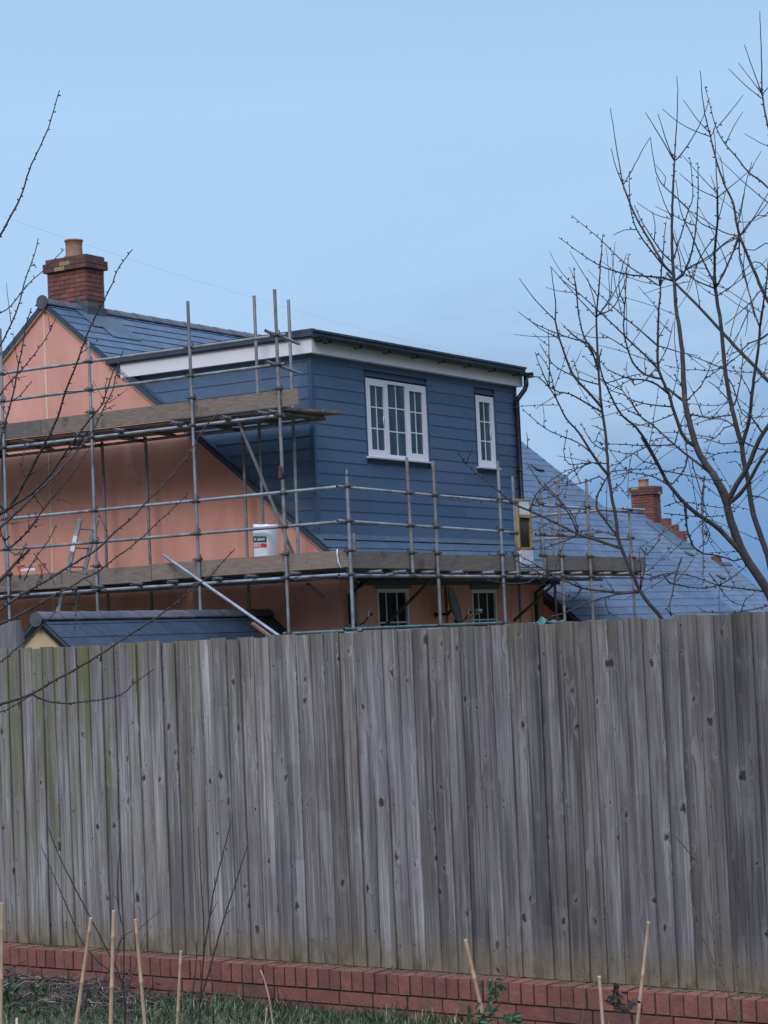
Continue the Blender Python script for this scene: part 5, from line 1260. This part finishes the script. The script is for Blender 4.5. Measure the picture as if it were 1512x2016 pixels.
m_([(-200, 860), (0, 700), (110, 620), (270, 530), (430, 430), (560, 350), (650, 260), (760, 170), (850, 70), (920, 0), (1080, -190), (1160, -330), (1250, -430)], 5.4, 1.4); m_([(855, 65), (850, 10), (790, -60), (720, -150)], 1.6, .8)
m_([(-200, 850), (0, 780), (110, 730), (250, 650), (400, 570), (480, 520), (560, 480), (650, 410), (720, 360), (820, 280), (900, 200), (980, 130), (1080, 30)], 4.8, 1.1)
m_([(-260, 1300), (0, 1240), (180, 1180), (300, 1110), (430, 1040), (530, 980), (640, 910), (760, 830), (900, 740), (1020, 650), (1120, 560), (1200, 510), (1270, 430), (1345, 350)], 7, 2)
m_([(-260, 1340), (0, 1285), (60, 1260), (180, 1190)], 3, 1.5); m_([(185, 1185), (260, 1220), (380, 1235), (480, 1225), (600, 1210), (700, 1180), (780, 1110), (880, 1040)], 3, 1.4)
m_([(-200, 1080), (0, 1000), (70, 940), (180, 850), (240, 790), (300, 730), (340, 650)], 3.4, 1.2); m_([(425, 820), (440, 690), (420, 620), (440, 560)], 1.6, .9)
tE.add(O6, S6, [(-300, 1180), (0, 900), (190, 690), (370, 510)], 8, 5.5, buds=False, fill=False)
tE.add(O6, S6, [(0, 900), (110, 800), (190, 700), (300, 520), (330, 430)], 2.6, 1.2); tE.add(O6, S6, [(20, 330), (90, 490), (200, 580), (330, 450)], 2.4, 1.2); tE.add(O6, S6, [(200, 420), (400, 230), (460, 150), (440, 50)], 3.2, 1.6); tE.add(O6, S6, [(300, 900), (420, 650), (620, 380), (700, 200)], 1.9, 1, snap=False); tE.add(O6, S6, [(420, 560), (520, 690), (620, 820), (680, 960)], 1.9, 1, snap=False)
tE.add(O4, S4, [(-40, 470), (0, 560), (50, 610)], 4, 3); tE.add(O4, S4, [(70, 780), (40, 800), (0, 760)], 3, 2); tE.add(O4, S4, [(150, 320), (180, 140), (190, 100)], 1.6, .9); tE.add(O4, S4, [(260, 520), (290, 560)], 2, 1)
tE.sprout(85, 18, 70, 3.0, (-30, 600, 240, 1160))
tE.finish('bare_tree', 'bare tree at the left edge, budded branches crossing before scaffold and fence', gE)

# ---------------------------------------------------------------- canes, saplings and weeds in front of the fence
def cane(top, low, label, w=7.0, depth=9.6, bend=0):
    # a garden cane: photo points of its top and of a lower point fix its lean; it runs on into the soil
    a = at(*top, depth); b = at(*low, depth - .05); d = (b - a).normalized(); g_ = b + d * ((b.z + .04) / -d.z)
    t = thing('bamboo_cane', label, 'cane', (g_.x, g_.y, 0), 0, 'bamboo canes in front of the fence'); base = Vector((g_.x, g_.y, 0))
    L = (a - g_).length; n = max(4, int(L / .055)); r = w / 2 * depth / FPX; pts, rr = [], []
    for i in range(n + 1):
        f = i / n; p = g_.lerp(a, f) - base; p.x += bend * math.sin(f * math.pi) * .02
        for dz, k in ((-.006, 1.0), (0, 1.28 if i % 4 == 1 else 1.0), (.006, 1.0)):
            pts.append(p + (a - g_).normalized() * dz); rr.append(r * k * (1.05 - .14 * f))
    MB().tube(pts, rr, 9).build('stem', CANE, t)
cane((4, 1780), (2, 2016), 'bamboo cane cut by the left edge of the photo', 6.5, 9.9)
cane((179, 1809), (150, 2016), 'bamboo cane leaning right at the left, second from the left edge', 8.0, 9.7)
cane((224, 1795), (218, 2016), 'tallest upright bamboo cane of the left group, beside the one leaning right', 8.4, 9.6)
cane((267, 1812), (285, 2016), 'bamboo cane leaning left, just right of the tallest upright cane', 7.4, 9.7)
cane((356, 1874), (349, 2016), 'short upright bamboo cane at the right of the left group, before the grass', 6.4, 10.2)
cane((917, 1852), (955, 2016), 'bamboo cane leaning left beside the green shrub in the middle', 8.2, 9.4)
cane((1180, 1924), (1187, 2016), 'short bamboo cane standing low before the bricks at the right', 7.6, 9.2)
cane((1277, 1817), (1255, 2016), 'long bamboo cane leaning right before the right half of the fence', 7.6, 9.3)
cane((33, 2007), (33, 2030), 'stub of bamboo cane barely showing at the bottom left corner', 6.0, 9.2)
def sapling(name, label, cat, depth, base_px, stems, m, seed, bud=.6, group=None):
    t = Tree(depth, seed, bud); g_ = at(*base_px, depth); g_.z = 0
    for (org, sc_, pts, w0, w1, bd_) in stems: t.add(org, sc_, pts, w0, w1, buds=bd_, dd=t.r.uniform(-.1, .1), fill=False)
    return t.finish(name, label, (g_.x, g_.y, 0), tm=m, wm=m, group=group, cat=cat)
V5 = (0, 1600); V7 = (992, 1600); V6 = (480, 1600); sV = 2.908
sapling('sapling', 'thin dark leafless sapling fanning out low in front of the fence at the left', 'sapling', 10.0, (245, 2150), [
    (V5, sV, [(720, 1600), (715, 1150), (690, 950), (600, 760), (450, 470), (340, 250), (275, 80)], 4.2, 1.4, True),
    (V5, sV, [(690, 950), (560, 850), (460, 720), (380, 530), (260, 250), (235, 190)], 2.8, 1, True),
    (V5, sV, [(700, 1000), (710, 700), (685, 580), (675, 400), (690, 160)], 3, 1.2, False), (V5, sV, [(690, 560), (670, 490), (640, 460)], 1.4, .8, False),
    (V5, sV, [(720, 1150), (735, 1000), (780, 870), (830, 690)], 1.8, .9, True), (V5, sV, [(640, 900), (700, 720), (800, 660), (880, 590), (920, 560)], 1.6, .8, False),
    (V5, sV, [(560, 1040), (620, 900), (700, 700)], 1.8, 1, True)], STEMDARK, 12)
sapling('sapling', 'upright dark leafless sapling with two long stems left of the middle of the fence', 'sapling', 9.9, (392, 2150), [
    (V5, sV, [(1135, 1650), (1140, 1200), (1155, 950), (1170, 780), (1200, 600), (1230, 420), (1280, 220), (1325, 50)], 4.4, 1.5, True),
    (V5, sV, [(1150, 1060), (1200, 900), (1250, 720), (1290, 580), (1340, 430), (1420, 175)], 3.6, 1.5, True),
    (V5, sV, [(1162, 820), (1165, 600), (1150, 380), (1135, 80)], 2.4, 1, False), (V5, sV, [(1285, 590), (1340, 545)], 1.4, .8, False), (V5, sV, [(1195, 600), (1245, 505)], 1.6, .8, False), (V5, sV, [(1230, 430), (1225, 370)], 1.3, .8, False),
    (V5, sV, [(1095, 1650), (1100, 1100), (1120, 900), (1125, 740)], 3, 2, True)], STEMDARK, 13)
sapling('sapling', 'pale brown arching sapling before the right end of the fence', 'sapling', 9.0, (1465, 2250), [
    (V7, sV, [(1400, 1900), (1345, 1210), (1300, 1060), (1230, 920), (1130, 690), (1095, 600), (1070, 540)], 5.2, 2.4, False),
    (V7, sV, [(1290, 1020), (1230, 800), (1180, 640), (1130, 400), (1095, 250), (1080, 180)], 3, 1.6, True), (V7, sV, [(1095, 620), (1085, 540), (1070, 440), (1065, 340), (1090, 270)], 2.8, 1.6, True), (V7, sV, [(1095, 265), (1030, 190), (960, 110)], 2.2, 1.1, True), (V7, sV, [(1092, 250), (1100, 170), (1098, 100)], 1.8, .9, False),
    (V7, sV, [(1345, 1210), (1340, 1050), (1290, 720), (1210, 600), (1150, 560)], 2.4, 1, True), (V7, sV, [(1190, 1230), (1225, 1110), (1200, 1030), (1170, 1000)], 2.2, 1, True), (V7, sV, [(1320, 980), (1380, 900), (1400, 830)], 1.5, .8, False), (V7, sV, [(1260, 1010), (1200, 900), (1150, 780)], 1.8, .9, True)], STEMDRY, 14)
sapling('dry_stalk', 'pale bent dry stalk rising from the grass before the brick plinth', 'stalk', 10.6, (535, 2100), [
    (V6, sV, [(180, 1500), (165, 1210), (150, 1090), (125, 980), (95, 900)], 4.6, 2.2, False), (V6, sV, [(120, 1500), (122, 1250), (132, 1120)], 3.6, 2.6, False)], CANE, 15, .4)
sapling('weed', 'small dark branching dead weed in front of the bricks left of the middle', 'weed', 10.6, (555, 2080), [
    (V6, sV, [(220, 1400), (222, 1230), (205, 1100), (190, 990)], 3, 1.2, True), (V6, sV, [(210, 1120), (160, 1030), (140, 990)], 1.6, .8, False), (V6, sV, [(208, 1110), (240, 1050), (290, 1010)], 1.4, .8, False), (V6, sV, [(222, 1220), (260, 1130), (310, 1080)], 1.6, .8, False), (V6, sV, [(222, 1250), (190, 1180), (165, 1170)], 1.6, .8, False)], STEMDARK, 16)
sapling('dry_stalk', 'thin brown dry stalk standing before the bricks near the right canes', 'stalk', 9.6, (1146, 2120), [
    (V7, sV, [(440, 1500), (450, 1200), (462, 1080), (450, 960), (455, 900)], 2.6, 1.2, True)], STEMDRY, 17, .4)
def leafy(name, label, depth, stems, leaves, m, seed, size):
    r = random.Random(seed); st, lv = MB(), MB(); b = at(*stems[0][0], depth); base = Vector((b.x, b.y, 0))
    for s_ in stems: st.tube([at(x, y, depth) for x, y in smooth_path(s_, 8)], .003, 5)
    for (x, y, n, sp_) in leaves:
        for k in range(n):
            p = at(x + r.gauss(0, sp_), y + r.gauss(0, sp_), depth + r.gauss(0, .04)); a = r.uniform(0, 6.28); l = size * r.uniform(.7, 1.3)
            d = Vector((math.cos(a) * .9, r.uniform(-.6, .2), math.sin(a) * .8)).normalized(); s_ = d.cross(Vector((r.uniform(-.3, .3), -1, r.uniform(-.2, .7)))).normalized(); nn_ = s_.cross(d)
            prof = ((0, 0), (.25, .30), (.5, .38), (.75, .28), (1, 0)); v, f = [], []
            for (t, wd) in prof:
                c_0 = p + d * l * t - nn_ * l * .25 * t * t
                v += [c_0 + s_ * l * wd * .55 + nn_ * l * .07, c_0, c_0 - s_ * l * wd * .55 + nn_ * l * .07]
            for j in range(4): f += [(3 * j, 3 * j + 1, 3 * j + 4, 3 * j + 3), (3 * j + 1, 3 * j + 2, 3 * j + 5, 3 * j + 4)]
            lv.add(v, f, r.random())
    t = thing(name, label, 'plant', base); st.build('stem', STEMDARK, t, base); lv.build('leaves', m, t, base)['kind'] = 'stuff'
leafy('evergreen_shrub', 'small glossy green shrub climbing before the bricks beside the middle bamboo cane', 9.3,
      [[(930, 2250), (950, 2016), (965, 1975), (972, 1930)], [(952, 2010), (990, 1970)], [(960, 1990), (940, 2005)]], [(972, 1930, 5, 7), (985, 1945, 5, 8), (972, 1962, 6, 9), (962, 1975, 4, 8), (948, 1998, 5, 12), (945, 2016, 9, 14)], LEAF, 3, .040)
leafy('dead_plant', 'dark withered plant with curled leaves before the bricks right of the short cane', 9.2,
      [[(1260, 2200), (1245, 2016), (1228, 1980), (1200, 1960)], [(1235, 1990), (1210, 1975)]], [(1204, 1966, 10, 7), (1213, 1955, 7, 6), (1240, 1972, 6, 5), (1222, 1985, 5, 6)], LEAFDARK, 4, .035)
leafy('evergreen_shrub', 'tuft of green leaves low before the bricks just right of the glossy shrub', 9.3, [[(1010, 2200), (1012, 2016), (1014, 2000)]], [(1012, 2003, 9, 7), (1012, 2016, 9, 8)], LEAF, 5, .04)
leafy('evergreen_shrub', 'sprig of green leaves at the left corner of the grass', 10.8, [[(28, 2100), (28, 1985), (30, 1940)], [(70, 2100), (72, 1970), (80, 1940)]], [(30, 1945, 12, 12), (75, 1950, 14, 12), (20, 1965, 10, 12), (60, 1985, 10, 14)], LEAF, 6, .045)

# grass along the foot of the plinth
random.seed(11)
gr = MB(); 
def blade(mb, p, h_, w, tone, curl):
    a = random.uniform(0, 6.28); d = Vector((math.cos(a), math.sin(a), 0)); s = Vector((-d.y, d.x, 0)); v = []
    for k in range(4):
        t = k / 3; c0 = p + d * (h_ * curl * t * t) + Vector((0, 0, h_ * t * (1 - .35 * curl * t)))
        ww = w * (1 - t) ** .7 + .0004
        v += [c0 - s * ww, c0 + s * ww]
    mb.add(v, [(0, 1, 3, 2), (2, 3, 5, 4), (4, 5, 7, 6)], tone)
for k in range(25000):
    u_ = random.uniform(-4.6, 3.2); v_ = -.165 - abs(random.gauss(0, .55)) if random.random() < .5 else random.uniform(-1.9, -.162)
    p = FO + TF * u_ + NF * v_; cl_ = mnoise.noise(Vector((u_ * 1.6, v_ * 1.6, 0)))
    if u_ > 1.0 and random.random() < .5: continue
    edge = max(0, 1 - abs(v_ + .165) / .25)
    hgt = random.uniform(.03, .085) * (1 + .8 * cl_) * (1.25 if -2.6 < u_ < .2 else .8) * (1 + .3 * edge)
    if u_ < -1.75: hgt *= .7
    tn = min(1, max(0, .38 + .5 * cl_ + random.gauss(0, .16))); tn = .97 if random.random() < .07 else tn
    blade(gr, Vector((p.x, p.y, -.005)), hgt, random.uniform(.0018, .0040), tn, random.uniform(.1, 1.0))
tag(gr.build('grass', GRASS), 'short winter grass along the foot of the brick plinth', 'grass', kind='stuff')
dd_ = MB()
for k in range(900):
    u_ = random.uniform(-3.3, -1.05); v_ = random.uniform(-.8, -.18)
    if random.random() > math.exp(-max(0, u_ + 1.75) * 1.8): continue
    p = FO + TF * u_ + NF * v_; a = random.uniform(0, 6.28); l = random.uniform(.05, .22); z0 = random.uniform(0, .11) * (1.1 if u_ < -1.6 else .6); pts = []
    for q in range(5):
        a += random.uniform(-.7, .7); pts.append(Vector((p.x, p.y, z0)) if not pts else pts[-1] + Vector((math.cos(a), math.sin(a), random.uniform(-.45, .5))) * (l / 4))
    for q in pts: q.z = max(q.z, .004)
    dd_.tube(pts, [.0028, .0034, .0030, .0022, .0012], 4, min(1, max(0, random.gauss(.45, .3))))
tag(dd_.build('dead_stalks', DEAD), 'tangle of dead purplish brown stalks at the bottom left before the bricks', 'dead plants', kind='stuff')
